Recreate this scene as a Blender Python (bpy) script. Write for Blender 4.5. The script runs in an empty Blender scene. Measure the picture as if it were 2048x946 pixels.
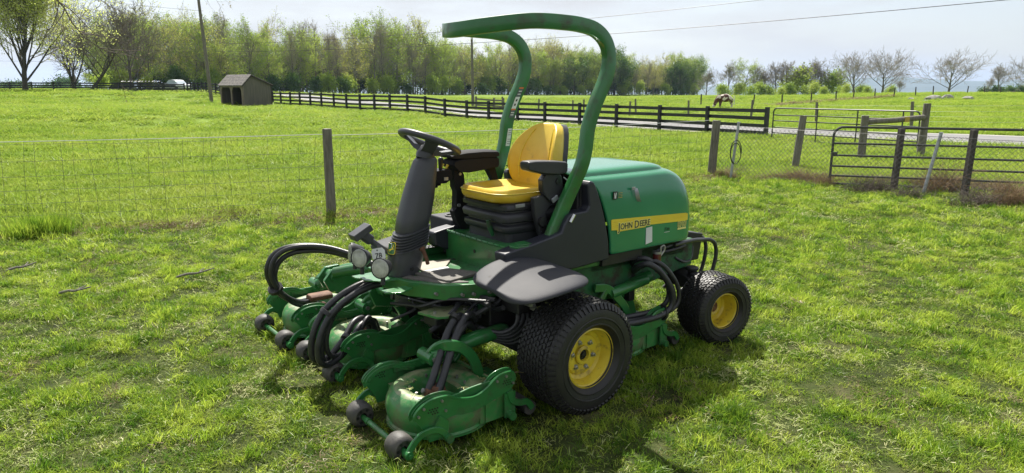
import bpy, bmesh, math, random
import numpy as np
from mathutils import Vector, Matrix, noise
R = math.radians
random.seed(7)
rng = np.random.default_rng(7)
scene = bpy.context.scene
COL = scene.collection

# ------------------------------------------------------------------ camera
cam_d = bpy.data.cameras.new('camera')
cam = bpy.data.objects.new('camera', cam_d)
COL.objects.link(cam)
cam_d.sensor_width = 36.0
cam_d.lens = 1390.0 / 2048.0 * 36.0
cam_d.clip_start = 0.05
cam_d.clip_end = 30000
cam.location = (0, 0, 1.79)
cam.rotation_euler = (R(90 - 12.0), 0, 0)
scene.camera = cam

# ------------------------------------------------------------------ sun and sky
SUN_EL = R(52)
SUN_DIR = Vector((-0.22 * math.cos(SUN_EL), 0.975 * math.cos(SUN_EL), math.sin(SUN_EL))).normalized()
sun_d = bpy.data.lights.new('sun', 'SUN')
sun_d.energy = 5.0
sun_d.angle = R(0.53)
sun_d.color = (1.0, 0.95, 0.86)
sun = bpy.data.objects.new('sun', sun_d)
COL.objects.link(sun)
sun.rotation_euler = (-SUN_DIR).to_track_quat('-Z', 'Y').to_euler()

world = bpy.data.worlds.new('World')
scene.world = world
world.use_nodes = True
wn, wl = world.node_tree.nodes, world.node_tree.links
wn.clear()
w_out = wn.new('ShaderNodeOutputWorld')
w_bg = wn.new('ShaderNodeBackground')
sky = wn.new('ShaderNodeTexSky')
sky.sky_type = 'NISHITA'
sky.sun_disc = False
sky.sun_elevation = SUN_EL
sky.sun_rotation = math.atan2(SUN_DIR.x, SUN_DIR.y)
sky.altitude = 150
sky.dust_density = 2.0
sky.ozone_density = 1.2
tc = wn.new('ShaderNodeTexCoord')
mp = wn.new('ShaderNodeMapping')
mp.inputs['Scale'].default_value = (1.0, 1.0, 5.0)
cn = wn.new('ShaderNodeTexNoise')
cn.inputs['Scale'].default_value = 2.6
cn.inputs['Detail'].default_value = 6
cn.inputs['Roughness'].default_value = 0.55
cr = wn.new('ShaderNodeValToRGB')
cr.color_ramp.elements[0].position = 0.40
cr.color_ramp.elements[0].color = (0.52, 0.52, 0.52, 1)
cr.color_ramp.elements[1].position = 0.60
cr.color_ramp.elements[1].color = (0.97, 0.97, 0.97, 1)
mix = wn.new('ShaderNodeMixRGB')
mix.inputs[2].default_value = (4.55, 4.55, 4.6, 1)
wl.new(tc.outputs['Generated'], mp.inputs['Vector'])
wl.new(mp.outputs['Vector'], cn.inputs['Vector'])
wl.new(cn.outputs['Fac'], cr.inputs['Fac'])
wl.new(cr.outputs['Color'], mix.inputs[0])
wl.new(sky.outputs['Color'], mix.inputs[1])
wl.new(mix.outputs['Color'], w_bg.inputs['Color'])
w_bg.inputs['Strength'].default_value = 0.088
wl.new(w_bg.outputs['Background'], w_out.inputs['Surface'])

scene.view_settings.view_transform = 'Standard'
scene.view_settings.look = 'None'
scene.view_settings.exposure = 0.93
scene.view_settings.gamma = 1
scene.view_settings.use_curve_mapping = False
try:
    scene.cycles.transparent_max_bounces = 12
    scene.cycles.max_bounces = 6
    scene.cycles.volume_bounces = 0
    scene.cycles.use_denoising = True
except Exception:
    pass

# ------------------------------------------------------------------ mesh helpers
def crom(pts, per=6):
    """Catmull-Rom through 3-D points"""
    P = [Vector(p) for p in pts]
    if len(P) < 3:
        return P
    P = [P[0] * 2 - P[1]] + P + [P[-1] * 2 - P[-2]]
    out = []
    for i in range(1, len(P) - 2):
        a, b, c, d = P[i - 1], P[i], P[i + 1], P[i + 2]
        for k in range(per):
            t = k / per
            out.append(0.5 * ((2 * b) + (c - a) * t + (2 * a - 5 * b + 4 * c - d) * t * t + (3 * b - a - 3 * c + d) * t ** 3))
    out.append(P[-2])
    return out

class MB:
    def __init__(s):
        s.v, s.f, s.m = [], [], []
    def add(s, vs, fs, mi=0):
        n = len(s.v)
        s.v.extend([tuple(p) for p in vs])
        for f in fs:
            s.f.append([i + n for i in f]); s.m.append(mi)
    def box(s, c, d, rot=None, mi=0):
        hx, hy, hz = d[0] / 2, d[1] / 2, d[2] / 2
        vs = [Vector((x, y, z)) for x in (-hx, hx) for y in (-hy, hy) for z in (-hz, hz)]
        if rot is not None:
            vs = [rot @ p for p in vs]
        vs = [p + Vector(c) for p in vs]
        s.add(vs, [(0, 1, 3, 2), (4, 6, 7, 5), (0, 4, 5, 1), (2, 3, 7, 6), (0, 2, 6, 4), (1, 5, 7, 3)], mi)
    def box2(s, a, b, mi=0):
        s.box([(a[i] + b[i]) / 2 for i in range(3)], [abs(b[i] - a[i]) for i in range(3)], None, mi)
    def tube(s, pts, r, n=8, mi=0, caps=True, flat=None, up=None):
        """r: number or list; flat=(a,b): rectangular-ish section half sizes with 'up' guiding b axis"""
        P = [Vector(p) for p in pts]
        m = len(P)
        rr = r if isinstance(r, (list, tuple)) else [r] * m
        T = []
        for i in range(m):
            t = P[min(i + 1, m - 1)] - P[max(i - 1, 0)]
            T.append(t.normalized() if t.length > 1e-9 else Vector((0, 0, 1)))
        u0 = Vector(up) if up is not None else (Vector((0, 0, 1)) if abs(T[0].z) < .9 else Vector((1, 0, 0)))
        N = (u0 - T[0] * u0.dot(T[0])).normalized()
        vs, fs = [], []
        for i in range(m):
            if i:
                if up is not None:
                    N2 = u0 - T[i] * u0.dot(T[i])
                else:
                    N2 = N - T[i] * N.dot(T[i])
                if N2.length > 1e-6:
                    N = N2.normalized()
            B = T[i].cross(N)
            if flat is None:
                for k in range(n):
                    a = 2 * math.pi * k / n
                    vs.append(P[i] + (N * math.cos(a) + B * math.sin(a)) * rr[i])
            else:
                fa, fb = flat
                c = min(fa, fb) * .38
                for (x, y) in ((fa, fb - c), (fa - c, fb), (-fa + c, fb), (-fa, fb - c), (-fa, -fb + c), (-fa + c, -fb), (fa - c, -fb), (fa, -fb + c)):
                    vs.append(P[i] + (N * x + B * y) * rr[i])
        if flat is not None:
            n = 8
        for i in range(m - 1):
            for k in range(n):
                a, b = i * n + k, i * n + (k + 1) % n
                fs.append((a, b, b + n, a + n))
        if caps:
            fs.append(tuple(range(n - 1, -1, -1)))
            fs.append(tuple((m - 1) * n + k for k in range(n)))
        s.add(vs, fs, mi)
    def prism(s, poly, axis, a, b, mi=0):
        """poly in the two other axes (order X,Y,Z without axis), extruded a..b along axis"""
        def p3(u, v, w):
            return {'x': (w, u, v), 'y': (u, w, v), 'z': (u, v, w)}[axis]
        n = len(poly)
        vs = [p3(u, v, a) for u, v in poly] + [p3(u, v, b) for u, v in poly]
        fs = [tuple(range(n)), tuple(range(2 * n - 1, n - 1, -1))]
        for k in range(n):
            j = (k + 1) % n
            fs.append((k, k + n, j + n, j))
        s.add(vs, fs, mi)
    def lathe(s, prof, c=(0, 0, 0), axis='y', n=32, mi=0, closed=False, a0=0, a1=2 * math.pi):
        """prof list of (radius, along)"""
        full = abs(a1 - a0 - 2 * math.pi) < 1e-6
        cnt = n if full else n + 1
        vs, fs = [], []
        c = Vector(c)
        for (r, h) in prof:
            for k in range(cnt):
                a = a0 + (a1 - a0) * k / n
                x, y = r * math.cos(a), r * math.sin(a)
                q = {'y': (x, h, y), 'z': (x, y, h), 'x': (h, x, y)}[axis]
                vs.append(c + Vector(q))
        m = len(prof)
        rng_ = range(m if closed else m - 1)
        for i in rng_:
            i2 = (i + 1) % m
            for k in range(n):
                k2 = (k + 1) % cnt
                if not full and k + 1 >= cnt:
                    continue
                fs.append((i * cnt + k, i * cnt + k2, i2 * cnt + k2, i2 * cnt + k))
        s.add(vs, fs, mi)
    def loft(s, rings, mi=0, closed=True, cap0=True, cap1=True):
        n = len(rings[0])
        vs = [p for r in rings for p in r]
        fs = []
        for i in range(len(rings) - 1):
            for k in range(n if closed else n - 1):
                j = (k + 1) % n
                fs.append((i * n + k, i * n + j, (i + 1) * n + j, (i + 1) * n + k))
        if cap0:
            fs.append(tuple(range(n - 1, -1, -1)))
        if cap1:
            fs.append(tuple((len(rings) - 1) * n + k for k in range(n)))
        s.add(vs, fs, mi)
    def sphere(s, c, r, n=12, m=8, mi=0, sc=(1, 1, 1)):
        prof = []
        for i in range(m + 1):
            a = -math.pi / 2 + math.pi * i / m
            prof.append((max(1e-4, r * math.cos(a)), r * math.sin(a)))
        k = len(s.v)
        s.lathe(prof, (0, 0, 0), 'z', n, mi)
        for q in range(k, len(s.v)):
            p = s.v[q]
            s.v[q] = (p[0] * sc[0] + c[0], p[1] * sc[1] + c[1], p[2] * sc[2] + c[2])
    def build(s, name, mats, parent=None, smooth=True, bevel=0, seg=2, loc=None, angle=38, fix=True):
        me = bpy.data.meshes.new(name)
        me.from_pydata(s.v, [], s.f)
        if not isinstance(mats, (list, tuple)):
            mats = [mats]
        for m_ in mats:
            me.materials.append(m_)
        if len(mats) > 1:
            me.polygons.foreach_set('material_index', s.m)
        if fix and len(s.f) < 60000:
            bm = bmesh.new(); bm.from_mesh(me)
            bmesh.ops.recalc_face_normals(bm, faces=bm.faces)
            bm.to_mesh(me); bm.free()
        if smooth:
            me.polygons.foreach_set('use_smooth', [True] * len(me.polygons))
            if not bevel:
                me.set_sharp_from_angle(angle=R(angle))
        me.update()
        o = bpy.data.objects.new(name, me)
        COL.objects.link(o)
        if parent is not None:
            o.parent = parent
        if loc is not None:
            o.location = loc
        if bevel:
            b = o.modifiers.new('bevel', 'BEVEL')
            b.width = bevel; b.segments = seg; b.limit_method = 'ANGLE'; b.angle_limit = R(32)
            b.harden_normals = True
            me.set_sharp_from_angle(angle=R(70))
        return o

def build_each(mb, name, mat, parent=None, **k):
    """one object for every connected piece of the builder"""
    par = list(range(len(mb.v)))
    def find(i):
        while par[i] != i:
            par[i] = par[par[i]]; i = par[i]
        return i
    for f in mb.f:
        for q in f[1:]:
            par[find(q)] = find(f[0])
    groups = {}
    for fi, f in enumerate(mb.f):
        groups.setdefault(find(f[0]), []).append(f)
    out = []
    for g in groups.values():
        ids = sorted({i for f in g for i in f}); mp_ = {i: n for n, i in enumerate(ids)}
        b = MB(); b.add([mb.v[i] for i in ids], [[mp_[i] for i in f] for f in g])
        out.append(b.build(name, mat, parent, **k))
    return out

def tag(o, label=None, cat=None, group=None, kind=None):
    if label: o['label'] = label
    if cat: o['category'] = cat
    if group: o['group'] = group
    if kind: o['kind'] = kind
    return o

def empty(name, loc=(0, 0, 0), rz=0, label=None, cat=None, group=None):
    o = bpy.data.objects.new(name, None)
    COL.objects.link(o)
    o.location = loc
    o.rotation_euler = (0, 0, rz)
    o.empty_display_size = 0.2
    return tag(o, label, cat, group)

def kids(o):
    return [c for c in ALLKIDS.get(o.name, [])]
ALLKIDS = {}

def part_copy(src, parent, **kw):
    c = src.copy()
    COL.objects.link(c)
    c.parent = parent
    return c

# ------------------------------------------------------------------ materials
def node_mat(name):
    m = bpy.data.materials.new(name)
    m.use_nodes = True
    nt = m.node_tree
    nt.nodes.clear()
    out = nt.nodes.new('ShaderNodeOutputMaterial')
    return m, nt.nodes, nt.links, out

def ramp(N, pts):
    r = N.new('ShaderNodeValToRGB')
    e = r.color_ramp.elements
    while len(e) < len(pts):
        e.new(0.5)
    for k, (p, c) in enumerate(pts):
        e[k].position = p
        e[k].color = (c[0], c[1], c[2], 1)
    return r

def pmat(name, col, rough=.5, metal=0, coat=0, var=None, vscale=6, vpos=(.35, .65), bump=0, bscale=60, spec=.5, dirt=None, dscale=14, dpos=(.55, .68), rvar=0, coords='Object', stretch=None, dust=None):
    """principled with noise variation (var = 2nd colour), optional dirt colour, bump"""
    m, N, L_, out = node_mat(name)
    b = N.new('ShaderNodeBsdfPrincipled')
    b.inputs['Base Color'].default_value = (*col, 1)
    b.inputs['Roughness'].default_value = rough
    b.inputs['Metallic'].default_value = metal
    b.inputs['Specular IOR Level'].default_value = spec
    if coat:
        b.inputs['Coat Weight'].default_value = coat
        b.inputs['Coat Roughness'].default_value = .12
    t = N.new('ShaderNodeTexCoord')
    src = t.outputs[coords]
    if stretch:
        mpn = N.new('ShaderNodeMapping'); mpn.inputs['Scale'].default_value = stretch
        L_.new(src, mpn.inputs['Vector']); src = mpn.outputs['Vector']
    last = None
    if var is not None:
        n = N.new('ShaderNodeTexNoise'); n.inputs['Scale'].default_value = vscale; n.inputs['Detail'].default_value = 5
        L_.new(src, n.inputs['Vector'])
        r = ramp(N, [(vpos[0], col), (vpos[1], var)])
        L_.new(n.outputs['Fac'], r.inputs['Fac'])
        last = r.outputs['Color']
    if dirt is not None:
        n = N.new('ShaderNodeTexNoise'); n.inputs['Scale'].default_value = dscale; n.inputs['Detail'].default_value = 8; n.inputs['Roughness'].default_value = .7
        L_.new(src, n.inputs['Vector'])
        r = ramp(N, [(dpos[0], (0, 0, 0)), (dpos[1], (1, 1, 1))])
        L_.new(n.outputs['Fac'], r.inputs['Fac'])
        mx = N.new('ShaderNodeMixRGB')
        L_.new(r.outputs['Color'], mx.inputs[0])
        if last is None:
            mx.inputs[1].default_value = (*col, 1)
        else:
            L_.new(last, mx.inputs[1])
        mx.inputs[2].default_value = (*dirt, 1)
        last = mx.outputs['Color']
        ma = N.new('ShaderNodeMath'); ma.operation = 'MULTIPLY_ADD'
        L_.new(r.outputs['Color'], ma.inputs[0]); ma.inputs[1].default_value = .35; ma.inputs[2].default_value = rough
        L_.new(ma.outputs[0], b.inputs['Roughness'])
    if dust is not None:      # dust and clippings that settled on upward faces
        g = N.new('ShaderNodeNewGeometry'); sx = N.new('ShaderNodeSeparateXYZ'); L_.new(g.outputs['True Normal'], sx.inputs[0])
        n = N.new('ShaderNodeTexNoise'); n.inputs['Scale'].default_value = 13; n.inputs['Detail'].default_value = 8; n.inputs['Roughness'].default_value = .7
        L_.new(src, n.inputs['Vector'])
        mu = N.new('ShaderNodeMath'); mu.operation = 'MULTIPLY'; L_.new(sx.outputs['Z'], mu.inputs[0]); L_.new(n.outputs['Fac'], mu.inputs[1])
        r = ramp(N, [(.36, (0, 0, 0)), (.52, (.85, .85, .85))]); L_.new(mu.outputs[0], r.inputs['Fac'])
        mx = N.new('ShaderNodeMixRGB'); L_.new(r.outputs['Color'], mx.inputs[0])
        if last is None: mx.inputs[1].default_value = (*col, 1)
        else: L_.new(last, mx.inputs[1])
        mx.inputs[2].default_value = (*dust, 1); last = mx.outputs['Color']
    if last is not None:
        L_.new(last, b.inputs['Base Color'])
    if bump:
        n = N.new('ShaderNodeTexNoise'); n.inputs['Scale'].default_value = bscale; n.inputs['Detail'].default_value = 4
        L_.new(src, n.inputs['Vector'])
        bp = N.new('ShaderNodeBump'); bp.inputs['Strength'].default_value = bump; bp.inputs['Distance'].default_value = .01
        L_.new(n.outputs['Fac'], bp.inputs['Height'])
        L_.new(bp.outputs['Normal'], b.inputs['Normal'])
    L_.new(b.outputs['BSDF'], out.inputs['Surface'])
    return m

def leaf_mat(name, c1, c2, c3=None, scale=.35, trans=.5, rough=.6, obj_rand=0.0, gloss=.035):
    """thin leaf/blade: diffuse + translucent, colour varies by place in the world"""
    m, N, L_, out = node_mat(name)
    g = N.new('ShaderNodeNewGeometry')
    n = N.new('ShaderNodeTexNoise'); n.inputs['Scale'].default_value = scale; n.inputs['Detail'].default_value = 5; n.inputs['Roughness'].default_value = .65
    L_.new(g.outputs['Position'], n.inputs['Vector'])
    oi = N.new('ShaderNodeObjectInfo')
    ma = N.new('ShaderNodeMath'); ma.operation = 'MULTIPLY_ADD'
    L_.new(oi.outputs['Random'], ma.inputs[0]); ma.inputs[1].default_value = obj_rand
    L_.new(n.outputs['Fac'], ma.inputs[2])
    ms = N.new('ShaderNodeMath'); ms.operation = 'SUBTRACT'
    L_.new(ma.outputs[0], ms.inputs[0]); ms.inputs[1].default_value = obj_rand / 2
    pts = [(.34, c1), (.62, c2)] if c3 is None else [(.34, c1), (.5, c2), (.68, c3)]
    r = ramp(N, pts)
    L_.new(ms.outputs[0], r.inputs['Fac'])
    d = N.new('ShaderNodeBsdfDiffuse'); t = N.new('ShaderNodeBsdfTranslucent')
    gl = N.new('ShaderNodeBsdfGlossy'); gl.inputs['Roughness'].default_value = .38
    gl.inputs['Color'].default_value = (.32, .32, .32, 1)
    L_.new(r.outputs['Color'], d.inputs['Color']); L_.new(r.outputs['Color'], t.inputs['Color'])
    m1 = N.new('ShaderNodeMixShader'); m1.inputs[0].default_value = trans
    L_.new(d.outputs[0], m1.inputs[1]); L_.new(t.outputs[0], m1.inputs[2])
    m2 = N.new('ShaderNodeMixShader'); m2.inputs[0].default_value = gloss
    L_.new(m1.outputs[0], m2.inputs[1]); L_.new(gl.outputs[0], m2.inputs[2])
    L_.new(m2.outputs[0], out.inputs['Surface'])
    return m

M = {}
M['green'] = pmat('green_paint', (.018, .135, .032), .34, coat=.35, var=(.030, .175, .045), vscale=5, bump=.05, bscale=25, dirt=(.050, .062, .032), dscale=9, dpos=(.50, .74))
M['hood'] = pmat('hood_paint', (.020, .20, .088), .24, coat=.6, var=(.028, .235, .11), vscale=2.2, bump=.02, bscale=10)
M['green_worn'] = pmat('worn_green_paint', (.030, .18, .042), .42, coat=.2, var=(.06, .25, .065), vscale=7, dirt=(.13, .12, .065), dscale=7, dpos=(.47, .66), bump=.10, bscale=40, dust=(.26, .27, .15))
M['green_dirty'] = pmat('grimy_green_paint', (.010, .085, .030), .5, var=(.018, .12, .04), vscale=6, dirt=(.035, .028, .02), dscale=7, dpos=(.45, .62), bump=.1, bscale=40)
M['yellow'] = pmat('yellow_paint', (.72, .57, .045), .38, coat=.2, var=(.62, .46, .03), vscale=9, dirt=(.17, .11, .04), dscale=13, dpos=(.54, .72), bump=.03)
M['vinyl'] = pmat('yellow_vinyl', (.72, .51, .05), .36, var=(.62, .38, .02), vscale=5, dirt=(.32, .21, .06), dscale=9, dpos=(.60, .82), bump=.05, bscale=120)
M['plastic'] = pmat('black_plastic', (.020, .021, .025), .42, var=(.034, .035, .040), vscale=4, bump=.06, bscale=220)
M['matte'] = pmat('matte_black_plastic', (.014, .014, .017), .75, spec=.2, bump=.05, bscale=200)
M['column'] = pmat('grey_black_plastic', (.042, .044, .050), .40, var=(.058, .06, .066), vscale=4, bump=.06, bscale=220)
M['fender'] = pmat('faded_black_plastic', (.030, .032, .040), .62, spec=.26, var=(.055, .055, .06), vscale=3, bump=.10, bscale=160, dirt=(.13, .115, .09), dscale=9, dpos=(.6, .8))
M['panel'] = pmat('smooth_black_plastic', (.018, .020, .030), .42, var=(.026, .028, .04), vscale=3, bump=.04, bscale=200)
M['black'] = pmat('black_metal', (.010, .010, .011), .45, var=(.02, .02, .02), vscale=8, dirt=(.032, .028, .024), dscale=9, dpos=(.6, .8))
M['rubber'] = pmat('tyre_rubber', (.013, .013, .013), .52, var=(.022, .021, .020), vscale=9, bump=.15, bscale=90, dirt=(.045, .038, .028), dscale=8, dpos=(.62, .85))
M['hose'] = pmat('hose_rubber', (.020, .021, .024), .40, var=(.035, .035, .038), vscale=14, bump=.15, bscale=220)
M['roller'] = pmat('roller_rubber', (.034, .033, .032), .6, var=(.08, .075, .065), vscale=12, bump=.15, bscale=80)
M['steel'] = pmat('dull_steel', (.42, .42, .40), .42, metal=.8, var=(.28, .27, .25), vscale=20, dirt=(.12, .06, .03), dscale=14, dpos=(.58, .72))
M['chrome'] = pmat('bright_steel', (.62, .62, .60), .25, metal=1)
M['rust'] = pmat('rusty_steel', (.10, .04, .02), .75, var=(.18, .09, .05), vscale=20, bump=.2)
M['white'] = pmat('white_label', (.72, .73, .72), .5, var=(.62, .63, .62), vscale=12)
M['decalyellow'] = pmat('yellow_decal', (.80, .62, .05), .4)
M['decalcream'] = pmat('cream_decal', (.80, .74, .25), .4)
M['decalblack'] = pmat('black_decal', (.01, .01, .01), .4)
M['decalgrey'] = pmat('grey_print', (.10, .11, .11), .5)
M['orange'] = pmat('orange_decal', (.65, .16, .03), .5)
M['lens'] = pmat('lamp_glass', (.55, .56, .50), .16, coat=.5, var=(.42, .43, .38), vscale=30, bump=.2, bscale=90)
M['red'] = pmat('dark_red_filter', (.10, .018, .016), .35, coat=.3)
M['mat'] = pmat('floor_mat', (.10, .095, .085), .75, var=(.15, .14, .12), vscale=15, bump=.4, bscale=160)
M['matpale'] = pmat('worn_floor_mat', (.33, .30, .24), .65, var=(.24, .21, .16), vscale=9, bump=.3, bscale=160)
M['wood_old'] = pmat('weathered_wood', (.115, .105, .088), .85, var=(.20, .185, .155), vscale=7, bump=.5, bscale=40, stretch=(5, 5, .5), dirt=(.05, .045, .035), dscale=9, dpos=(.55, .7))
M['wood_black'] = pmat('black_painted_wood', (.010, .011, .015), .5, var=(.022, .023, .03), vscale=5, bump=.3, bscale=30)
M['wood_dark'] = pmat('dark_brown_wood', (.035, .03, .026), .75, var=(.07, .06, .05), vscale=8, bump=.5, bscale=40, stretch=(5, 5, .6))
M['gate'] = pmat('dark_gate_paint', (.022, .026, .026), .4, var=(.06, .06, .055), vscale=10, dirt=(.12, .10, .07), dscale=14, dpos=(.6, .75))
M['galv'] = pmat('galvanised_steel', (.40, .42, .45), .45, metal=.6, var=(.30, .31, .33), vscale=20)
M['wire'] = pmat('grey_fence_wire', (.12, .12, .115), .5, metal=.4)
M['wirepale'] = pmat('pale_fence_wire', (.60, .61, .60), .5)
# ================================================================== MOWER
MOW = empty('ride_on_mower', (-0.10, 4.34, 0.0), R(180 + 37.5),
            'green and yellow ride-on mower with roll bar and yellow seat, parked on the cut lawn', 'mower')
T = M

def part(name, mb, mat, parent=MOW, **k):
    return mb.build(name, mat, parent, **k)

# ------------------------------------------------ wheels
def tyre_mesh(mb, rad, w, rimr, rows, per, blk):
    hw = w / 2
    prof = [(rimr * 1.0, -hw * .70), (rimr * 1.07, -hw * .86), (rimr + (rad - rimr) * .35, -hw * 1.0), (rimr + (rad - rimr) * .65, -hw * 1.0),
            (rad - .030, -hw * .93), (rad - .012, -hw * .80), (rad - .006, -hw * .45), (rad - .004, 0),
            (rad - .006, hw * .45), (rad - .012, hw * .80), (rad - .030, hw * .93), (rimr + (rad - rimr) * .65, hw * 1.0),
            (rimr + (rad - rimr) * .46, hw * 1.0), (rimr + (rad - rimr) * .44, hw * 1.025), (rimr + (rad - rimr) * .41, hw * 1.025), (rimr + (rad - rimr) * .39, hw * .99), (rimr + (rad - rimr) * .24, hw * .965), (rimr + (rad - rimr) * .22, hw * .985), (rimr + (rad - rimr) * .19, hw * .985), (rimr + (rad - rimr) * .17, hw * .94), (rimr * 1.07, hw * .86), (rimr * 1.0, hw * .70)]
    mb.lathe(prof, (0, 0, 0), 'y', 56)
    # turf tread: rows of angled blocks
    for r in range(rows):
        y = (r + .5) / rows * 2 - 1
        yc = y * hw * .90
        rr = rad - .004 - .020 * max(0, abs(y) - .55) ** 1.5 * 2.2
        wy = hw * .90 * 2 / rows * .86
        for k in range(per):
            a = 2 * math.pi * (k + .5 * (r % 2)) / per
            da = 2 * math.pi / per * .41
            sk = .16 * (1 if r % 2 else -1) * da * 2
            vs = []
            for (hh, sh) in ((-.012, 1.0), (blk, .82)):
                for (su, sv) in ((-1, -1), (1, -1), (1, 1), (-1, 1)):
                    aa = a + su * da * sh + sv * sk
                    q = rr + hh - (.006 if abs(y) > .8 and sv * y > 0 else 0)
                    vs.append((q * math.cos(aa), yc + sv * wy / 2 * sh, q * math.sin(aa)))
            mb.add(vs, [(4, 5, 6, 7), (0, 1, 5, 4), (1, 2, 6, 5), (2, 3, 7, 6), (3, 0, 4, 7)])
    # shoulder lugs
    for s in (-1, 1):
        for k in range(per):
            a = 2 * math.pi * k / per; da = 2 * math.pi / per * .30
            vs = []
            for q, y in ((rad - .012, hw * .84), (rad - .045, hw * .975)):
                for o in (0, .010):
                    for u in (-1, 1):
                        n_ = Vector((math.cos(a + u * da) * .6, .8 * s, math.sin(a + u * da) * .6))
                        vs.append(Vector((q * math.cos(a + u * da), y * s, q * math.sin(a + u * da))) + n_ * (o - .002))
            mb.add(vs, [(2, 3, 7, 6), (0, 2, 6, 4), (1, 5, 7, 3), (0, 1, 3, 2), (4, 6, 7, 5)])

def rim_mesh(mb, rr, w, depth, discr):
    hw = w / 2 * .74
    mb.lathe([(rr * 1.0, hw + .010), (rr * 1.06, hw + .006), (rr * 1.05, hw - .006), (rr * .97, hw - .012), (rr * .93, hw - .03),
              (rr * .90, hw - depth * .55), (rr * .86, hw - depth * .85), (discr, hw - depth),
              (discr * .97, hw - depth + .012), (discr * .72, hw - depth + .016), (discr * .45, hw - depth + .004), (.004, hw - depth + .004)], (0, 0, 0), 'y', 48)
    mb.lathe([(rr * 1.05, hw - .006), (rr * .90, hw - .05), (rr * .90, -hw + .05), (rr * 1.05, -hw + .004), (rr, -hw - .006)], (0, 0, 0), 'y', 32)
    return hw - depth

def make_wheel(name, loc, rad, w, rimr, side, yaw, rows, per, nuts, depth):
    """tyre > rim, nuts; side +1 = dish outwards on the left"""
    mb = MB(); tyre_mesh(mb, rad, w, rimr, rows, per, .0065)
    o = part(name, mb, T['rubber'], fix=True, angle=30)
    o.location = loc
    o.rotation_euler = (0, 0, yaw + (0 if side > 0 else math.pi))
    rb = MB(); face = rim_mesh(rb, rimr * .985, w, depth, rimr * .70)
    part('rim', rb, T['yellow'], o, angle=32)
    hb = MB()
    if nuts:
        hb.lathe([(.052, face + .008), (.054, face + .022), (.046, face + .028), (.036, face + .028), (.034, face + .006), (.004, face + .006)], axis='y', n=28)
        part('hub', hb, T['yellow'], o)
        h2 = MB(); h2.lathe([(.030, face + .007), (.030, face + .012), (.016, face + .014), (.015, face + .024), (.003, face + .026)], axis='y', n=16)
        part('hub_cap', h2, T['black'], o)
        nb = MB(); nb.lathe([(.0115, 0), (.0115, .012), (.007, .014), (.006, .022), (.001, .022)], axis='y', n=6)
        nb.lathe([(.017, 0), (.017, .003), (.001, .003)], axis='y', n=12)
        first = None
        for k in range(6):
            a = 2 * math.pi * k / 6 + .2
            q = (.082 * math.cos(a), face + .012, .082 * math.sin(a))
            if first is None:
                first = part('wheel_nut', nb, T['steel'], o); first.location = q
            else:
                c = first.copy(); COL.objects.link(c); c.parent = o; c.location = q
    else:
        hb.lathe([(.040, face + .004), (.040, face + .02), (.020, face + .03), (.003, face + .03)], axis='y', n=20)
        part('hub', hb, T['rust'], o)
    vb = MB(); vb.tube([(rimr * .80, face + .02, rimr * .22), (rimr * .77, face + .05, rimr * .22)], .006, 8)
    vb.tube([(rimr * .88, face + .018, rimr * .24), (rimr * .80, face + .022, rimr * .22)], .010, 8)
    part('valve_stem', vb, T['black'], o)
    return o

make_wheel('front_wheel', (0, .765, .325), .330, .31, .168, 1, 0, 11, 62, True, .075)
make_wheel('front_wheel', (0, -.765, .325), .330, .31, .168, -1, 0, 11, 62, True, .075)
make_wheel('rear_wheel', (-1.53, .575, .245), .252, .27, .125, 1, R(-11), 10, 54, False, .13)
make_wheel('rear_wheel', (-1.53, -.575, .245), .252, .27, .125, -1, R(-11), 10, 54, False, .13)

# ------------------------------------------------ chassis
mb = MB()
for s in (-1, 1):
    mb.prism([(-1.60, .50), (-1.60, .70), (.15, .70), (.35, .62), (.35, .50), (.05, .40), (-.55, .40), (-1.05, .42)], 'y', s * .24, s * .30)
mb.box2((-1.60, -.24, .52), (-1.52, .24, .70)); mb.box2((.15, -.24, .42), (.22, .24, .66))
part('chassis', mb, T['green_dirty'], bevel=.008)
mb = MB()
for s in (-1, 1):
    mb.box2((-.95, s * .30, .655), (-.57, s * .385, .728))
mb.box2((-1.5, -.3, .60), (-.55, .3, .74))
part('side_grille', mb, T['black'], bevel=.006)
# axle beams
mb = MB()
mb.tube([(0, -.62, .325), (0, .62, .325)], .062, 14)
mb.box2((-.12, -.40, .22), (.12, .40, .46)); mb.box2((-.09, .40, .23), (.09, .58, .42)); mb.box2((-.09, -.58, .23), (.09, -.40, .42))
part('front_axle', mb, T['black'], bevel=.02)
mb = MB()
mb.prism([(-.42, .34), (-.42, .42), (-.1, .52), (.1, .52), (.42, .42), (.42, .34), (.1, .36), (-.1, .36)], 'x', -1.60, -1.46)
mb.tube([(-1.53, .37, .30), (-1.53, .37, .47)], .040, 14); mb.tube([(-1.53, -.37, .30), (-1.53, -.37, .47)], .040, 14)
mb.tube([(-1.53, .36, .475), (-1.53, .36, .505)], .050, 14)
mb.tube([(-1.53, .37, .26), (-1.53, .50, .25)], .04, 12); mb.tube([(-1.53, -.37, .26), (-1.53, -.50, .25)], .04, 12)
mb.prism([(-1.5, .40), (-1.5, .50), (-1.05, .56), (-.85, .56), (-.85, .42), (-1.05, .36)], 'y', -.16, .16)
part('rear_axle', mb, T['black'], bevel=.012)
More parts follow.
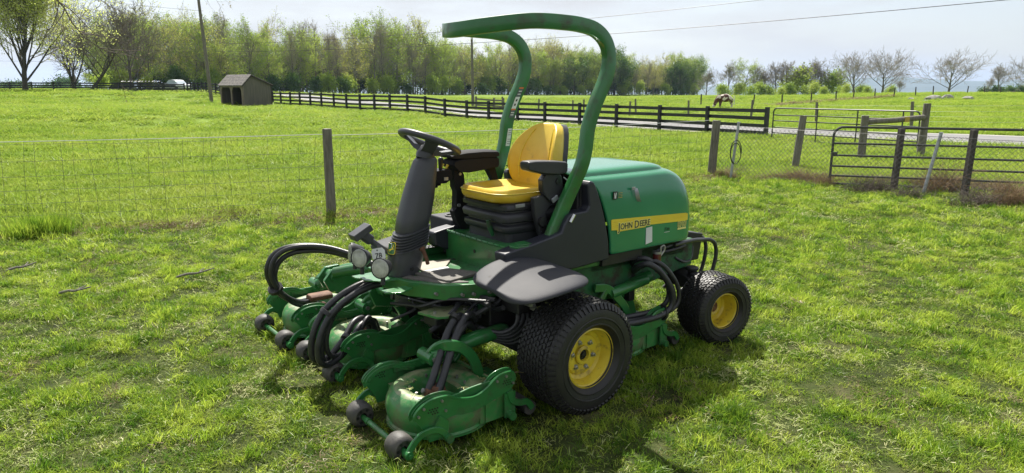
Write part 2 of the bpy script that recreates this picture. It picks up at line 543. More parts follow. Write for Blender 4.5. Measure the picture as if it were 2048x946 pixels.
# rear undercarriage: bumper, radiator bracket
mb = MB()
mb.prism([(-1.78, .60), (-1.80, .70), (-1.62, .735), (-1.44, .735), (-1.44, .60), (-1.60, .56), (-1.68, .50), (-1.76, .50)], 'y', -.34, .24)
part('rear_bracket', mb, T['black'], bevel=.008)
for k, (y, dx) in enumerate(((.31, 0), (.18, .045), (.02, .0))):
    mb = MB()
    mb.tube(crom([(-1.30 + dx, y + .06, .70), (-1.55, y + .03, .695), (-1.70 - dx, y, .675), (-1.80 - dx, y, .66), (-1.865 - dx, y, .61), (-1.875 - dx, y, .50), (-1.83 - dx, y - .02, .34), (-1.70, y - .06, .22)], 6), .0155, 10)
    part('hydraulic_hose', mb, T['hose'])

# ------------------------------------------------ hood
def plan(xf, xr, w, r, n=5):
    """open-front plan outline left front -> left rear -> right rear -> right front"""
    pts = [(xf, w), (xf * .75 + (xr + r) * .25, w), (xf * .5 + (xr + r) * .5, w), (xf * .25 + (xr + r) * .75, w)]
    for k in range(n + 1):
        a = math.pi / 2 * k / n
        pts.append((xr + r - r * math.sin(a), w - r + r * math.cos(a)))
    left = pts
    right = [(x, -y) for x, y in reversed(left)]
    return left + [(xr, (w - r) * .5), (xr, 0.0), (xr, -(w - r) * .5)] + right
hood_sec = [(.735, -.590, -1.455, .418, .12), (.745, -.590, -1.462, .424, .12), (.85, -.580, -1.475, .428, .13), (.95, -.558, -1.478, .428, .14), (1.05, -.522, -1.462, .426, .15),
            (1.13, -.488, -1.430, .420, .16), (1.19, -.458, -1.385, .410, .17), (1.222, -.43, -1.335, .396, .17), (1.238, -.40, -1.30, .376, .16), (1.242, -.385, -1.288, .358, .15), (1.247, -.372, -1.272, .345, .15),
            (1.248, -.36, -1.265, .338, .14), (1.252, -.350, -1.258, .334, .14), (1.262, -.335, -1.25, .330, .13), (1.274, -.31, -1.225, .320, .13), (1.284, -.295, -1.19, .300, .13), (1.289, -.285, -1.15, .270, .12),
            (1.293, -.28, -1.08, .20, .10), (1.295, -.28, -.98, .10, .05)]
rings = []
for (z, xf, xr, w, r) in hood_sec:
    rings.append([(x, y, z) for x, y in plan(xf, xr, w, r)])
mb = MB()
mb.loft(rings, closed=False, cap0=False, cap1=True)
ho = part('hood', mb, T['hood'], angle=55)
sd = ho.modifiers.new('solid', 'SOLIDIFY'); sd.thickness = .010; sd.offset = -1
sb = ho.modifiers.new('subd', 'SUBSURF'); sb.levels = 1; sb.render_levels = 1
# radiator screen behind the seat, inside the hood front
mb = MB()
mb.prism([(-.57, .72), (-.56, .95), (-.52, 1.05), (-.46, 1.20), (-.40, 1.225), (-.33, 1.27), (-.62, 1.27), (-.62, .72)], 'y', -.30, .30)
part('radiator_screen', mb, T['black'], bevel=.004)
mb = MB()
for k in range(15):
    y = -.30 + k * .043
    mb.box2((-.47, y, .88), (-.43, y + .014, 1.27))
    mb.box2((-.44 + .001, .325 + .001 * k, .90), (-.441, .33, .91))
part('screen_slats', mb, T['plastic'])
mb = MB()
mb.box2((-.60, .295, .86), (-.36, .36, 1.24)); mb.box2((-.60, -.36, .86), (-.36, -.295, 1.24))
for k in range(8):
    mb.box2((-.585 + .028 * k, .36, .90), (-.573 + .028 * k, .372, 1.235))
part('air_intake', mb, T['plastic'], bevel=.003)['kind'] = 'stuff'
# black side panels
side = [(.262, .87), (.18, .885), (.061, .90), (-.10, .928), (-.171, .944), (-.19, .985), (-.222, 1.035), (-.25, 1.05), (-.375, 1.055), (-.395, 1.08), (-.378, 1.215),
        (-.40, 1.238), (-.432, 1.228), (-.470, 1.16), (-.512, 1.05), (-.546, .95), (-.572, .84), (-.582, .735), (-.575, .715), (-.30, .70), (-.10, .70), (.10, .72), (.25, .78)]
for s in (1, -1):
    mb = MB(); mb.prism(side, 'y', s * .33, s * .436)
    part('side_panel', mb, T['panel'], bevel=.012, seg=3)
# lining of the opening between the panel and hood
mb = MB()
mb.tube([(-.235, .44, 1.00), (-.262, .445, 1.045)], .010, 8)
part('latch', mb, T['chrome'])
mb = MB(); mb.tube(crom([(-.16, .37, .955), (-.18, .36, .965), (-.22, .34, .962), (-.24, .33, .95)]), .012, 8)
part('filler_cap', mb, T['chrome'])

# ------------------------------------------------ seat base and deck behind platform
mb = MB()
mb.box2((-.60, -.36, .66), (.155, .36, .865))
mb.box2((-.60, -.375, .862), (.165, .375, .873))
part('seat_pedestal', mb, T['green'], bevel=.006)
mb = MB()
mb.prism([(.155, .34), (.175, .37), (.165, .425), (.11, .432), (-.22, .432), (-.25, .42), (-.25, .31), (.10, .31)], 'z', .874, .897)
mb.prism([(.12, .345), (.13, .405), (.10, .415), (-.21, .415), (-.22, .33), (.10, .33)], 'z', .896, .903)
part('access_lid', mb, T['green'], bevel=.006)
mb = MB()
for k in range(12):
    mb.tube([(.160, -.34 + k * .06, .874), (.160, -.288 + k * .06, .874)], .007, 8)
part('hinge', mb, T['green'])
mb = MB(); mb.tube([(.157, -.02, .79), (.159, -.02, .79)], .012, 12); mb.tube([(.157, .22, .80), (.159, .22, .80)], .008, 12)
build_each(mb, 'drain_hole', T['decalblack'], MOW)

# suspension bellows
def rrect(hx, hy, r, n=4):
    pts = []
    for (cx, cy, a0) in ((hx - r, hy - r, 0), (-hx + r, hy - r, 90), (-hx + r, -hy + r, 180), (hx - r, -hy + r, 270)):
        for k in range(n + 1):
            a = R(a0 + 90 * k / n)
            pts.append((cx + r * math.cos(a), cy + r * math.sin(a)))
    return pts
sx, sy = -.125, .005
mb = MB()
bel = [(.872, .205, .222), (.925, .205, .222), (.930, .222, .232), (.955, .236, .240), (.972, .232, .238), (.982, .212, .222), (.990, .212, .222), (1.002, .238, .243), (1.030, .244, .246), (1.046, .238, .242),
       (1.056, .216, .224), (1.064, .216, .224), (1.074, .238, .240), (1.098, .242, .242), (1.108, .232, .236), (1.118, .205, .215), (1.135, .19, .20)]
mb.loft([[(sx + x, sy + y, z) for x, y in rrect(hx, hy, .045)] for z, hx, hy in bel])
part('seat_suspension', mb, T['plastic'], angle=50)
mb = MB(); mb.tube([(sx + .225, .10, .905), (sx + .245, .10, .95), (sx + .262, .10, 1.005)], [.011, .016, .014], 10)
part('suspension_lever', mb, T['green_dirty'])
mb = MB(); mb.box((sx + .13, sy + .247, 1.100), (.07, .012, .022))
part('adjuster_handle', mb, T['galv'], bevel=.004)

# seat cushion: superellipse loft
def seat_sec(cx, cy, z, hx, hy, r, lift=0.0):
    out = []
    for x, y in rrect(hx, hy, r, 6):
        zz = z + lift * max(0, (abs(y) / hy)) ** 4 * .6 + (lift * .5 * max(0, (x / hx)) ** 4)
        out.append((cx + x, cy + y, zz))
    return out
cx, cy = -.115, 0.0
mb = MB()
mb.loft([seat_sec(cx, cy, 1.106, .215, .205, .10), seat_sec(cx, cy, 1.113, .248, .234, .12), seat_sec(cx, cy, 1.138, .268, .252, .12), seat_sec(cx, cy, 1.168, .268, .252, .12, .012),
         seat_sec(cx, cy, 1.182, .248, .234, .11, .030), seat_sec(cx, cy, 1.178, .222, .205, .09, .024), seat_sec(cx, cy, 1.168, .16, .14, .06), seat_sec(cx, cy, 1.168, .08, .06, .03), seat_sec(cx, cy, 1.168, .01, .01, .005)])
o = part('seat_cushion', mb, T['vinyl'], angle=60)
sb = o.modifiers.new('subd', 'SUBSURF'); sb.levels = 1; sb.render_levels = 1
mb = MB(); mb.loft([seat_sec(cx, cy, 1.090, .21, .20, .08), seat_sec(cx, cy, 1.090, .235, .225, .09), seat_sec(cx, cy, 1.112, .25, .238, .10), seat_sec(cx, cy, 1.112, .21, .2, .1)])
part('seat_pan', mb, T['black'])
# backrest: rings going up, section = wrapped shell
def back_ring(z, x0, hy, wrap, th):
    out = []
    n = 14
    for k in range(n + 1):
        t = -1 + 2 * k / n
        out.append((x0 + wrap * abs(t) ** 3.0 - .010 * (1 - t * t), t * hy, z))
    for k in range(n + 1):
        t = 1 - 2 * k / n
        out.append((x0 - th + wrap * .55 * abs(t) ** 3.0 - (.018 * (1 - t * t)), t * hy * .97, z))
    return out
bk = [(1.160, -.285, .140, .00, .03), (1.175, -.285, .190, .01, .07), (1.21, -.290, .218, .030, .08), (1.27, -.300, .234, .060, .085), (1.33, -.312, .238, .075, .085), (1.39, -.330, .230, .080, .08),
      (1.45, -.352, .208, .068, .075), (1.50, -.375, .178, .050, .07), (1.535, -.395, .145, .032, .065), (1.560, -.410, .105, .015, .06), (1.572, -.422, .06, .00, .04)]
mb = MB(); mb.loft([back_ring(*b) for b in bk])
o = part('backrest', mb, T['vinyl'], angle=60)
sb = o.modifiers.new('subd', 'SUBSURF'); sb.levels = 1; sb.render_levels = 1
for s_ in (1, -1):
    mb = MB(); mb.tube(crom([(-.262 + w_ * .10, s_ * hy * .62, z) for z, x0, hy, w_, th in []] or [(x0 + wrap * (.60 ** 3) - .010 * (1 - .36) + .003, s_ * hy * .60, z) for z, x0, hy, wrap, th in bk[2:9]]), .0035, 6); part('seam', mb, T['yellow'])
mb = MB(); mb.tube(crom([(cx + x, cy + y, 1.172) for x, y in rrect(.268, .252, .12, 6)] + [(cx + .268, cy + .132, 1.172)], 2), .004, 6); part('seam', mb, T['yellow'])
mb = MB(); mb.loft([back_ring(z, x0 - th * .80, hy * .90, wrap * .5, .05) for z, x0, hy, wrap, th in bk[:-1]])
part('backrest_shell', mb, T['plastic'], angle=60)
mb = MB()
mb.box2((-.42, -.20, 1.10), (-.30, .20, 1.19)); mb.box2((-.40, -.16, 1.15), (-.36, .16, 1.42))
part('seat_frame', mb, T['black'], bevel=.01)
# left arm rest and its bracket
mb = MB()
mb.loft([[(x, y, z) for y, z in ((.285, zl), (.285, zh), (.30, zh + .006), (.355, zh + .006), (.37, zh), (.37, zl), (.35, zl - .008), (.30, zl - .008))] for x, zl, zh in
         ((.035, 1.345, 1.362), (.03, 1.330, 1.370), (-.02, 1.315, 1.372), (-.10, 1.298, 1.368), (-.20, 1.288, 1.360), (-.262, 1.292, 1.352), (-.27, 1.31, 1.345))])
part('armrest', mb, T['plastic'], bevel=.006)
mb = MB()
mb.prism([(-.105, 1.19), (-.10, 1.255), (-.135, 1.295), (-.20, 1.30), (-.255, 1.27), (-.27, 1.20), (-.245, 1.13), (-.20, 1.10), (-.165, 1.12), (-.13, 1.15)], 'y', .285, .335)
mb.prism([(-.125, 1.16), (-.05, 1.15), (-.06, 1.05), (-.10, .93), (-.115, .90), (-.16, .90), (-.165, .95), (-.145, 1.05), (-.20, 1.10)], 'y', .275, .315)
part('armrest_bracket', mb, T['plastic'], bevel=.008)
mb = MB(); mb.tube([(-.22, .33, 1.24), (-.22, .342, 1.24)], .018, 16); mb.tube([(-.11, .31, 1.00), (-.11, .335, 1.00)], .030, 16); mb.tube([(-.12, .31, .95), (-.12, .33, .95)], .018, 16)
build_each(mb, 'bracket_bolt', T['black'], MOW)
mb = MB(); mb.box((-.19, .345, 1.135), (.05, .012, .03), Matrix.Rotation(.5, 3, 'Y'))
part('buckle', mb, T['galv'], bevel=.003)
mb = MB(); mb.tube(crom([(-.27, .33, 1.26), (-.29, .35, 1.235), (-.27, .36, 1.215), (-.31, .37, 1.21), (-.36, .38, 1.19)]), .004, 6)
mb.tube(crom([(-.20, .34, 1.02), (-.26, .35, 1.02), (-.30, .36, 1.00)]), .004, 6); mb.tube(crom([(-.20, .34, .99), (-.27, .35, .985), (-.31, .36, .97)]), .004, 6)
build_each(mb, 'control_cable', T['galv'], MOW)

# right arm console
mb = MB()
mb.loft([[(x, y, z) for y, z in ((-.40, zl), (-.40, zh), (-.38, zh + .008), (-.27, zh + .008), (-.25, zh), (-.25, zl))] for x, zl, zh in
         ((.148, 1.305, 1.318), (.14, 1.295, 1.333), (.10, 1.262, 1.342), (.03, 1.255, 1.345), (-.06, 1.262, 1.345), (-.16, 1.272, 1.343), (-.20, 1.275, 1.34), (-.212, 1.29, 1.325))])
part('arm_console', mb, T['matte'], bevel=.006)
mb = MB()
mb.loft([[(x, y, z) for y, z in ((-.405, zl), (-.405, zh), (-.38, zh + .010), (-.27, zh + .010), (-.245, zh), (-.245, zl))] for x, zl, zh in
         ((.168, 1.362, 1.366), (.15, 1.352, 1.372), (.05, 1.348, 1.382), (-.08, 1.348, 1.384), (-.195, 1.346, 1.378), (-.208, 1.352, 1.37))])
part('console_cushion', mb, T['matte'], bevel=.008)
mb = MB()
mb.prism([(.285, 1.225), (.30, 1.275), (.17, 1.285), (.15, 1.275), (.14, 1.225), (.19, 1.195), (.25, 1.195)], 'y', -.385, -.28)
mb.prism([(.12, 1.30), (.115, 1.16), (.10, 1.13), (.105, 1.02), (.125, 1.00), (.10, .93), (.06, .87), (.00, .87), (.0, 1.02), (-.04, 1.05), (-.03, 1.10), (.03, 1.12), (.04, 1.24), (.08, 1.30)], 'y', -.36, -.30)
mb.box2((.23, -.36, 1.165), (.27, -.32, 1.20)); mb.box2((.20, -.37, 1.175), (.315, -.33, 1.188))
mb.prism([(-.145, 1.272), (-.21, 1.280), (-.235, 1.20), (-.245, 1.165), (-.215, 1.16), (-.18, 1.21)], 'y', -.35, -.30)
mb.tube([(-.23, -.325, 1.17), (-.245, -.325, 1.11)], .008, 8)
part('console_bracket', mb, T['matte'], bevel=.006)
mb = MB(); mb.tube([(.215, -.31, 1.27), (.216, -.31, 1.30), (.212, -.31, 1.345)], [.010, .012, .018], 10); mb.sphere((.212, -.31, 1.345), .018)
mb.tube([(.255, -.31, 1.28), (.275, -.31, 1.30)], [.016, .012], 8)
part('joystick', mb, T['black'])
mb = MB(); mb.tube([(.175, -.31, 1.285), (.16, -.31, 1.31)], [.006, .009], 8); mb.tube([(.19, -.34, 1.285), (.175, -.34, 1.315)], [.006, .009], 8)
build_each(mb, 'yellow_switch', T['decalyellow'], MOW)
mb = MB(); mb.tube([(.075, -.299, 1.245), (.075, -.292, 1.245)], .010, 12); mb.tube([(.088, -.299, 1.04), (.088, -.29, 1.04)], .012, 12); mb.box((.195, -.277, 1.225), (.03, .006, .02))
build_each(mb, 'console_fastener', T['galv'], MOW)
mb = MB(); mb.tube(crom([(.06, -.29, 1.18), (.02, -.29, 1.14), (-.01, -.28, 1.10)]), .004, 6)
part('console_cable', mb, T['black'])

# ------------------------------------------------ steering column and wheel
cb, ct = Vector((.600, -.150, .690)), Vector((.415, -.150, 1.385))
def col_ring(t, hx, hy, dx=0, tilt=0):
    c = cb.lerp(ct, t)
    return [(c.x + dx + x, c.y + y, c.z + tilt * x) for x, y in rrect(hx, hy, min(hx, hy) * .75, 4)]
mb = MB()
rr_ = [col_ring(0, .092, .085), col_ring(.02, .098, .09), col_ring(.14, .102, .092), col_ring(.225, .104, .094)]
t = .235
for k in range(7):
    g = .104 - .0015 * k
    rr_ += [col_ring(t, g + .012, g + .002, 0, -.25), col_ring(t + .008, g + .013, g + .003, 0, -.25), col_ring(t + .016, g - .004, g - .012, 0, -.25)]
    t += .0235
rr_ += [col_ring(t + .01, .099, .088, 0, -.2), col_ring(.5, .100, .088, 0, -.1), col_ring(.65, .094, .084), col_ring(.80, .084, .078), col_ring(.92, .074, .070), col_ring(.975, .068, .064), col_ring(1.0, .055, .052)]
mb.loft(rr_)
part('steering_column', mb, T['column'], angle=45)
# steering wheel: tilted ring
sc = Vector((.395, -.150, 1.452)); ax = Vector((-.39, .0, .92)).normalized()
u = Vector((.92, 0, .39)).normalized(); v = Vector((0, 1, 0))
mb = MB()
ring = [sc + ax * .025 + (u * math.cos(a) + v * math.sin(a)) * .178 for a in [2 * math.pi * k / 44 for k in range(44)]]
vs, fs = [], []
for i, p in enumerate(ring):
    d = (p - sc - ax * .025).normalized()
    for k in range(10):
        a = 2 * math.pi * k / 10
        vs.append(p + d * math.cos(a) * .0225 + ax * math.sin(a) * .020)
for i in range(44):
    for k in range(10):
        fs.append((i * 10 + k, i * 10 + (k + 1) % 10, ((i + 1) % 44) * 10 + (k + 1) % 10, ((i + 1) % 44) * 10 + k))
mb.add(vs, fs)
part('steering_wheel', mb, T['column'], angle=60)
mb = MB()
mb.loft([[tuple(sc - ax * h + (u * math.cos(a) + v * math.sin(a)) * r_) for a in [2 * math.pi * k / 20 for k in range(20)]] for h, r_ in ((.085, .052), (.06, .058), (.035, .052), (.015, .047), (.008, .04), (.004, .01))])
part('wheel_hub', mb, T['column'], angle=60)
for a0 in (R(65), R(-65), R(180)):
    mb = MB()
    d = u * math.cos(a0) + v * math.sin(a0)
    wdir = ax.cross(d)
    secs = []
    for s_, w_, th_, h_ in ((.03, .040, .020, -.030), (.08, .036, .012, -.022), (.12, .036, .009, .000), (.155, .044, .009, .020), (.178, .058, .008, .026)):
        c = sc + d * s_ + ax * h_
        secs.append([tuple(c + wdir * x + ax * z) for x, z in ((-w_, -th_), (-w_, th_), (0, th_ * 1.3), (w_, th_), (w_, -th_), (0, -th_ * 1.2))])
    mb.loft(secs)
    part('wheel_spoke', mb, T['column'], angle=50)
# emblem, tilt lever, bolt on the column
mb = MB(); mb.tube(crom([(.515, -.052, .845), (.511, -.040, .835), (.497, -.035, .79), (.485, -.040, .755)]), [.012] * 19, 8)
mb.tube([(.515, -.062, .852), (.515, -.045, .852)], .018, 12)
part('tilt_lever', mb, T['rust'])
mb = MB(); mb.tube([(.585, -.062, .735), (.585, -.052, .735)], .014, 6)
part('column_bolt', mb, T['black'])
cl = Vector((.6135, -.090, .800))

# ------------------------------------------------ operator platform
mb = MB()
top = [(.700, -.42), (.690, -.12), (.665, .02), (.54, .225), (.40, .31), (.10, .36), (.10, -.50), (.45, -.50)]
mb.prism(top, 'z', .598, .690)
part('platform', mb, T['green'], bevel=.006)
mb = MB()
mb.prism([(.655, -.05), (.62, .03), (.53, .195), (.40, .27), (.39, .26), (.49, .10), (.60, -.07)], 'z', .690, .696)
part('grip_strip', mb, T['mat'])
mb = MB()
mb.prism([(.565, -.06), (.505, .195), (.485, .215), (.26, .17), (.25, .13), (.355, -.06)], 'z', .691, .708)
o = part('floor_mat', mb, T['mat'], bevel=.004)
mb = MB()
mb.prism([(.495, -.07), (.345, -.07), (.19, -.24), (.46, -.30)], 'z', .691, .704)
o = part('floor_mat', mb, T['matpale'], bevel=.004)
mb = MB()
mb.prism([(.50, -.065), (.475, -.03), (.34, -.02), (.33, -.065)], 'z', .692, .709)
part('mat_trim', mb, T['white'])
mb = MB()
for x, y in ((.46, .299), (.40, .325), (.30, .343), (.57, .19)):
    mb.tube([(x, y - .01, .635), (x, y + .010, .635)], .010, 8)
build_each(mb, 'platform_bolt', T['steel'], MOW)
mb = MB(); mb.box2((.46, -.50, .69), (.10, -.48, .73)); part('platform_lip', mb, T['green'])

# ------------------------------------------------ fenders
def fender(s):
    # shape defined along X; inner edge y .43, outer .93
    secs = []
    #       x    y_in  z_in   y_mid z_mid  y_out z_out
    data = [(.500, .52, .752, .62, .764, .74, .755),
            (.492, .44, .768, .60, .768, .80, .752),
            (.455, .405, .785, .61, .772, .86, .752),
            (.39, .385, .812, .62, .776, .885, .758),
            (.30, .385, .842, .66, .782, .90, .770),
            (.20, .395, .850, .70, .788, .905, .780),
            (.10, .41, .840, .71, .792, .895, .786),
            (.02, .42, .815, .71, .796, .865, .785),
            (-.05, .43, .785, .68, .775, .80, .775),
            (-.12, .44, .755, .60, .752, .70, .745),
            (-.17, .45, .725, .54, .730, .60, .725)]
    for (x, yi, zi, ym, zm, yo, zo) in data:
        ts = [0, .25, .5, .75, 1]
        top, bot = [], []
        for q in ts:
            y = (1 - q) ** 2 * yi + 2 * q * (1 - q) * ym + q * q * yo
            z = (1 - q) ** 2 * zi + 2 * q * (1 - q) * zm + q * q * zo
            z -= .012 * max(0, q - .75) * 4
            top.append((x, s * y, z)); bot.append((x, s * (y - .004), z - .020))
        top.append((x, s * (yo + .008), zo - .035))
        bot.append((x, s * (yo - .004), zo - .042))
        secs.append(top + bot[::-1])
    mb = MB(); mb.loft(secs)
    o = part('fender', mb, T['fender'], angle=70)
    sb = o.modifiers.new('subd', 'SUBSURF'); sb.levels = 2; sb.render_levels = 2
fender(1); fender(-1)
mb = MB()
mb.prism([(.10, .70), (.10, .93), (-.30, .93), (-.30, .70)], 'y', -.66, -.37)
part('side_console', mb, T['fender'], bevel=.015)
mb = MB(); mb.lathe([(.062, 0), (.062, .006), (.050, .006), (.048, -.04), (.003, -.04)], (0.0, -.50, .932), 'z', 24)
part('cup_holder', mb, T['black'])

# ------------------------------------------------ roll bar
rb_path = []
legs = [(-.13, .90), (-.215, 1.06), (-.290, 1.21), (-.345, 1.33), (-.375, 1.43), (-.395, 1.56), (-.445, 1.69), (-.520, 1.83), (-.552, 1.92), (-.550, 2.01), (-.505, 2.085), (-.42, 2.135), (-.30, 2.155)]
left = [Vector((x, .378 if z < 1.1 else (.392 if z < 1.25 else .408), z)) for x, z in legs]
topc = [(-.18, .408, 2.160), (-.06, .395, 2.162), (.03, .365, 2.160), (.11, .315, 2.152), (.18, .245, 2.142), (.24, .170, 2.132), (.278, .085, 2.124), (.29, .0, 2.122)]
top_l = [Vector(p) for p in topc]
full = left + top_l + [Vector((p.x, -p.y, p.z)) for p in reversed(top_l[:-1])] + [Vector((p.x, -p.y, p.z)) for p in reversed(left)]
path = crom(full, 5)
# section: flat in Y for legs (narrow sideways, deep in plane)
def bar_sections(path, a, b):
    mb = MB(); rings = []
    m = len(path)
    for i in range(m):
        t = (path[min(i + 1, m - 1)] - path[max(i - 1, 0)]).normalized()
        # side vector: horizontal, perpendicular to the path; Y-like on the legs
        sgn = 1 if i < m / 2 else -1
        if abs(t.z) > .5 or path[i].z < 2.12:
            side = Vector((0, sgn, 0))
        side = Vector((0, 0, 1)).cross(Vector((t.x, t.y, 0)))
        if side.length < .25 or path[i].z < 2.10:
            side = Vector((0, -sgn, 0)) if side.dot(Vector((0, -sgn, 0))) >= 0 or True else side
        side = side.normalized()
        if side.dot(Vector((0, -sgn, 0))) < 0 and abs(path[i].y) > .3:
            side = -side
        side = (side - t * side.dot(t)).normalized()
        nrm = t.cross(side).normalized()
        c = min(a, b) * .30
        rings.append([tuple(path[i] + side * x + nrm * z) for x, z in ((a, b - c), (a - c * .3, b - c * .3), (a - c, b), (-a + c, b), (-a + c * .3, b - c * .3), (-a, b - c), (-a, -b + c), (-a + c * .3, -b + c * .3), (-a + c, -b), (a - c, -b), (a - c * .3, -b + c * .3), (a, -b + c))])
    return rings
rings = bar_sections(path, .025, .042)
# keep ring orientation consistent from one to the next
def align(rings):
    out = [rings[0]]
    n = len(rings[0])
    for r in rings[1:]:
        best = None
        for rev in (False, True):
            q = r[::-1] if rev else r
            for s in range(n):
                d = sum((Vector(q[(k + s) % n]) - Vector(out[-1][k])).length_squared for k in range(n))
                if best is None or d < best[0]:
                    best = (d, [q[(k + s) % n] for k in range(n)])
        out.append(best[1])
    return out
mb = MB(); mb.loft(align(rings))
part('roll_bar', mb, T['green'], angle=40)
# safety labels on the far leg (facing the camera side)
def decal(name, quad, mat, lift=(0, .0, 0), parent=MOW):
    mb = MB(); L0 = Vector(lift)
    vs = [Vector(q) + L0 for q in quad]; n = (vs[1] - vs[0]).cross(vs[2] - vs[0]).normalized() * .0012
    mb.add([v_ for v_ in vs] + [v_ + n for v_ in vs], [(0, 1, 2, 3), (7, 6, 5, 4), (0, 4, 5, 1), (1, 5, 6, 2), (2, 6, 7, 3), (3, 7, 4, 0)])
    return part(name, mb, mat, parent, smooth=False)
ys = -.3805
def legx(z):
    for (x0, z0), (x1, z1) in zip(legs[:-1], legs[1:]):
        if z0 <= z <= z1:
            return x0 + (x1 - x0) * (z - z0) / (z1 - z0)
def legdecal(name, z0, z1, mat, hw=.019, yy=ys, off=0):
    x0, x1 = legx(z0) + off, legx(z1) + off
    return decal(name, [(x0 + hw, yy, z0), (x0 - hw, yy, z0), (x1 - hw, yy, z1), (x1 + hw, yy, z1)], mat)
legdecal('rating_label', 1.40, 1.52, T['white'], .017, off=-.012)
legdecal('warning_label', 1.595, 1.645, T['decalgrey']); legdecal('warning_label', 1.645, 1.655, T['orange'])
legdecal('warning_label', 1.655, 1.735, T['white']); legdecal('warning_label', 1.735, 1.79, T['decalgrey']); legdecal('warning_label', 1.79, 1.80, T['orange'])
for z_ in (1.61, 1.625, 1.75, 1.77): legdecal('warning_print', z_, z_ + .006, T['white'], .013, ys + .002)
for z_ in (1.675, 1.705): legdecal('warning_print', z_, z_ + .014, T['decalblack'], .006, ys + .002)
for z_ in (1.415, 1.43, 1.445, 1.475, 1.49, 1.505): legdecal('warning_print', z_, z_ + .003, T['decalgrey'], .012, ys + .002, off=-.012)

# ------------------------------------------------ hood decals
DY = .4295
def text_mesh(txt, size, shear=0, extrude=.0006, bold=0, narrow=1.0):
    cu = bpy.data.curves.new('text_curve', 'FONT')
    cu.body = txt; cu.size = size; cu.shear = shear; cu.extrude = extrude; cu.offset = bold; cu.resolution_u = 3
    ob = bpy.data.objects.new('text_tmp', cu); COL.objects.link(ob)
    dg = bpy.context.evaluated_depsgraph_get()
    me = bpy.data.meshes.new_from_object(ob.evaluated_get(dg))
    bpy.data.objects.remove(ob); bpy.data.curves.remove(cu)
    return me
def place_text(name, txt, size, org, xdir, ydir, mat, parent=MOW, shear=0, bold=0, narrow=1.0, extrude=.0006):
    """returns end x advance"""
    me = text_mesh(txt, size, shear, extrude, bold)
    xd, yd = Vector(xdir).normalized(), Vector(ydir).normalized(); zd = xd.cross(yd)
    w_ = max((v_.co.x for v_ in me.vertices), default=0) * narrow
    for v_ in me.vertices:
        c = v_.co.copy()
        v_.co = Vector(org) + xd * c.x * narrow + yd * c.y + zd * c.z
    me.materials.clear(); me.materials.append(mat)
    o = bpy.data.objects.new(name, me); COL.objects.link(o); o.parent = parent
    return w_
def strip(name, pts, y0, y1, mat):
    mb = MB(); mb.prism(pts, 'y', y0, y1); return part(name, mb, mat, smooth=False)
# yellow stripe, tapering to the rear
strip('hood_stripe', [(-.600, .902), (-.595, .968), (-.605, .972), (-1.34, .937), (-1.358, .93), (-1.358, .888), (-1.34, .882), (-.93, .898), (-.92, .886), (-.655, .886), (-.65, .898)], DY, DY + .0015, T['decalyellow'])
for k in range(4):
    z0 = .915 + k * .0125
    strip('stripe_line', [(-.605, z0), (-.605, z0 + .0022), (-1.35, z0 * .35 + .905 * .65 + k * .003 + .0016), (-1.35, z0 * .35 + .905 * .65 + k * .003)], DY + .0016, DY + .0022, T['yellow'])
# lettering: small capitals with larger initials, cream outline under black
tx, up_ = (-1, 0, 0), (0, 0, 1)
x = -.660
for word, big, small in (('J', .070, None), ('OHN', None, .056), (' ', None, None), ('D', .070, None), ('EERE', None, .056)):
    if word == ' ':
        x -= .014; continue
    sz = big or small
    zb = .898 if big is None else .893
    place_text('lettering_outline', word, sz, (x, DY + .0024, zb), tx, up_, T['decalcream'], bold=.0055, narrow=.88)
    w_ = place_text('lettering', word, sz, (x, DY + .0036, zb), tx, up_, T['decalblack'], bold=.0008, narrow=.88)
    x -= w_ + .006
strip('paper_label', [(-.928, .878), (-.988, .882), (-.994, .775), (-.930, .765)], DY, DY + .0012, T['white'])
for z_ in ():
    pass
place_text('lettering', 'F', .036, (-1.115, DY + .001, .835), tx, up_, T['decalblack'], shear=.3)
place_text('lettering', 'IN', .028, (-1.137, DY + .001, .835), tx, up_, T['decalblack'], shear=.3)
strip('model_underline', [(-1.115, .826), (-1.17, .826), (-1.17, .823), (-1.115, .823)], DY, DY + .001, T['white'])
place_text('lettering_outline', '8700', .056, (-1.255, DY + .0006, .845), tx, up_, T['decalcream'], bold=.004, narrow=.80)
place_text('lettering', '8700', .056, (-1.255, DY + .0014, .845), tx, up_, T['green'], bold=-.0002, narrow=.80)
strip('model_underline', [(-1.255, .838), (-1.345, .838), (-1.345, .826), (-1.255, .826)], DY, DY + .001, T['decalcream'])
# small badge with figure, and gold lines
strip('badge', [(-.607, 1.100), (-.645, 1.100), (-.645, 1.150), (-.607, 1.150)], DY - .003, DY, T['decalblack'])
strip('badge_print', [(-.619, 1.106), (-.632, 1.106), (-.636, 1.143), (-.628, 1.143), (-.624, 1.118), (-.618, 1.143), (-.614, 1.143)], DY, DY + .001, T['white'])
for k in range(4):
    strip('badge_line', [(-.655, 1.107 + k * .010), (-.69, 1.107 + k * .010), (-.69, 1.110 + k * .010), (-.655, 1.110 + k * .010)], DY - .002, DY, T['yellow'])
# bent pull tab
mb = MB()
mb.loft([[(x_, DY - .004 + b_, z_), (x_ - .024, DY - .004 + b_ + .012, z_ - .004), (x_ - .024, DY - .001 + b_ + .012, z_ - .004), (x_, DY - .001 + b_, z_)] for x_, z_, b_ in ((-.792, 1.162, .0), (-.797, 1.14, .008), (-.803, 1.11, .012), (-.815, 1.085, .010), (-.832, 1.068, .002))])
mb.box((-.786, DY + .006, 1.158), (.03, .003, .018))
part('pull_tab', mb, T['galv'])
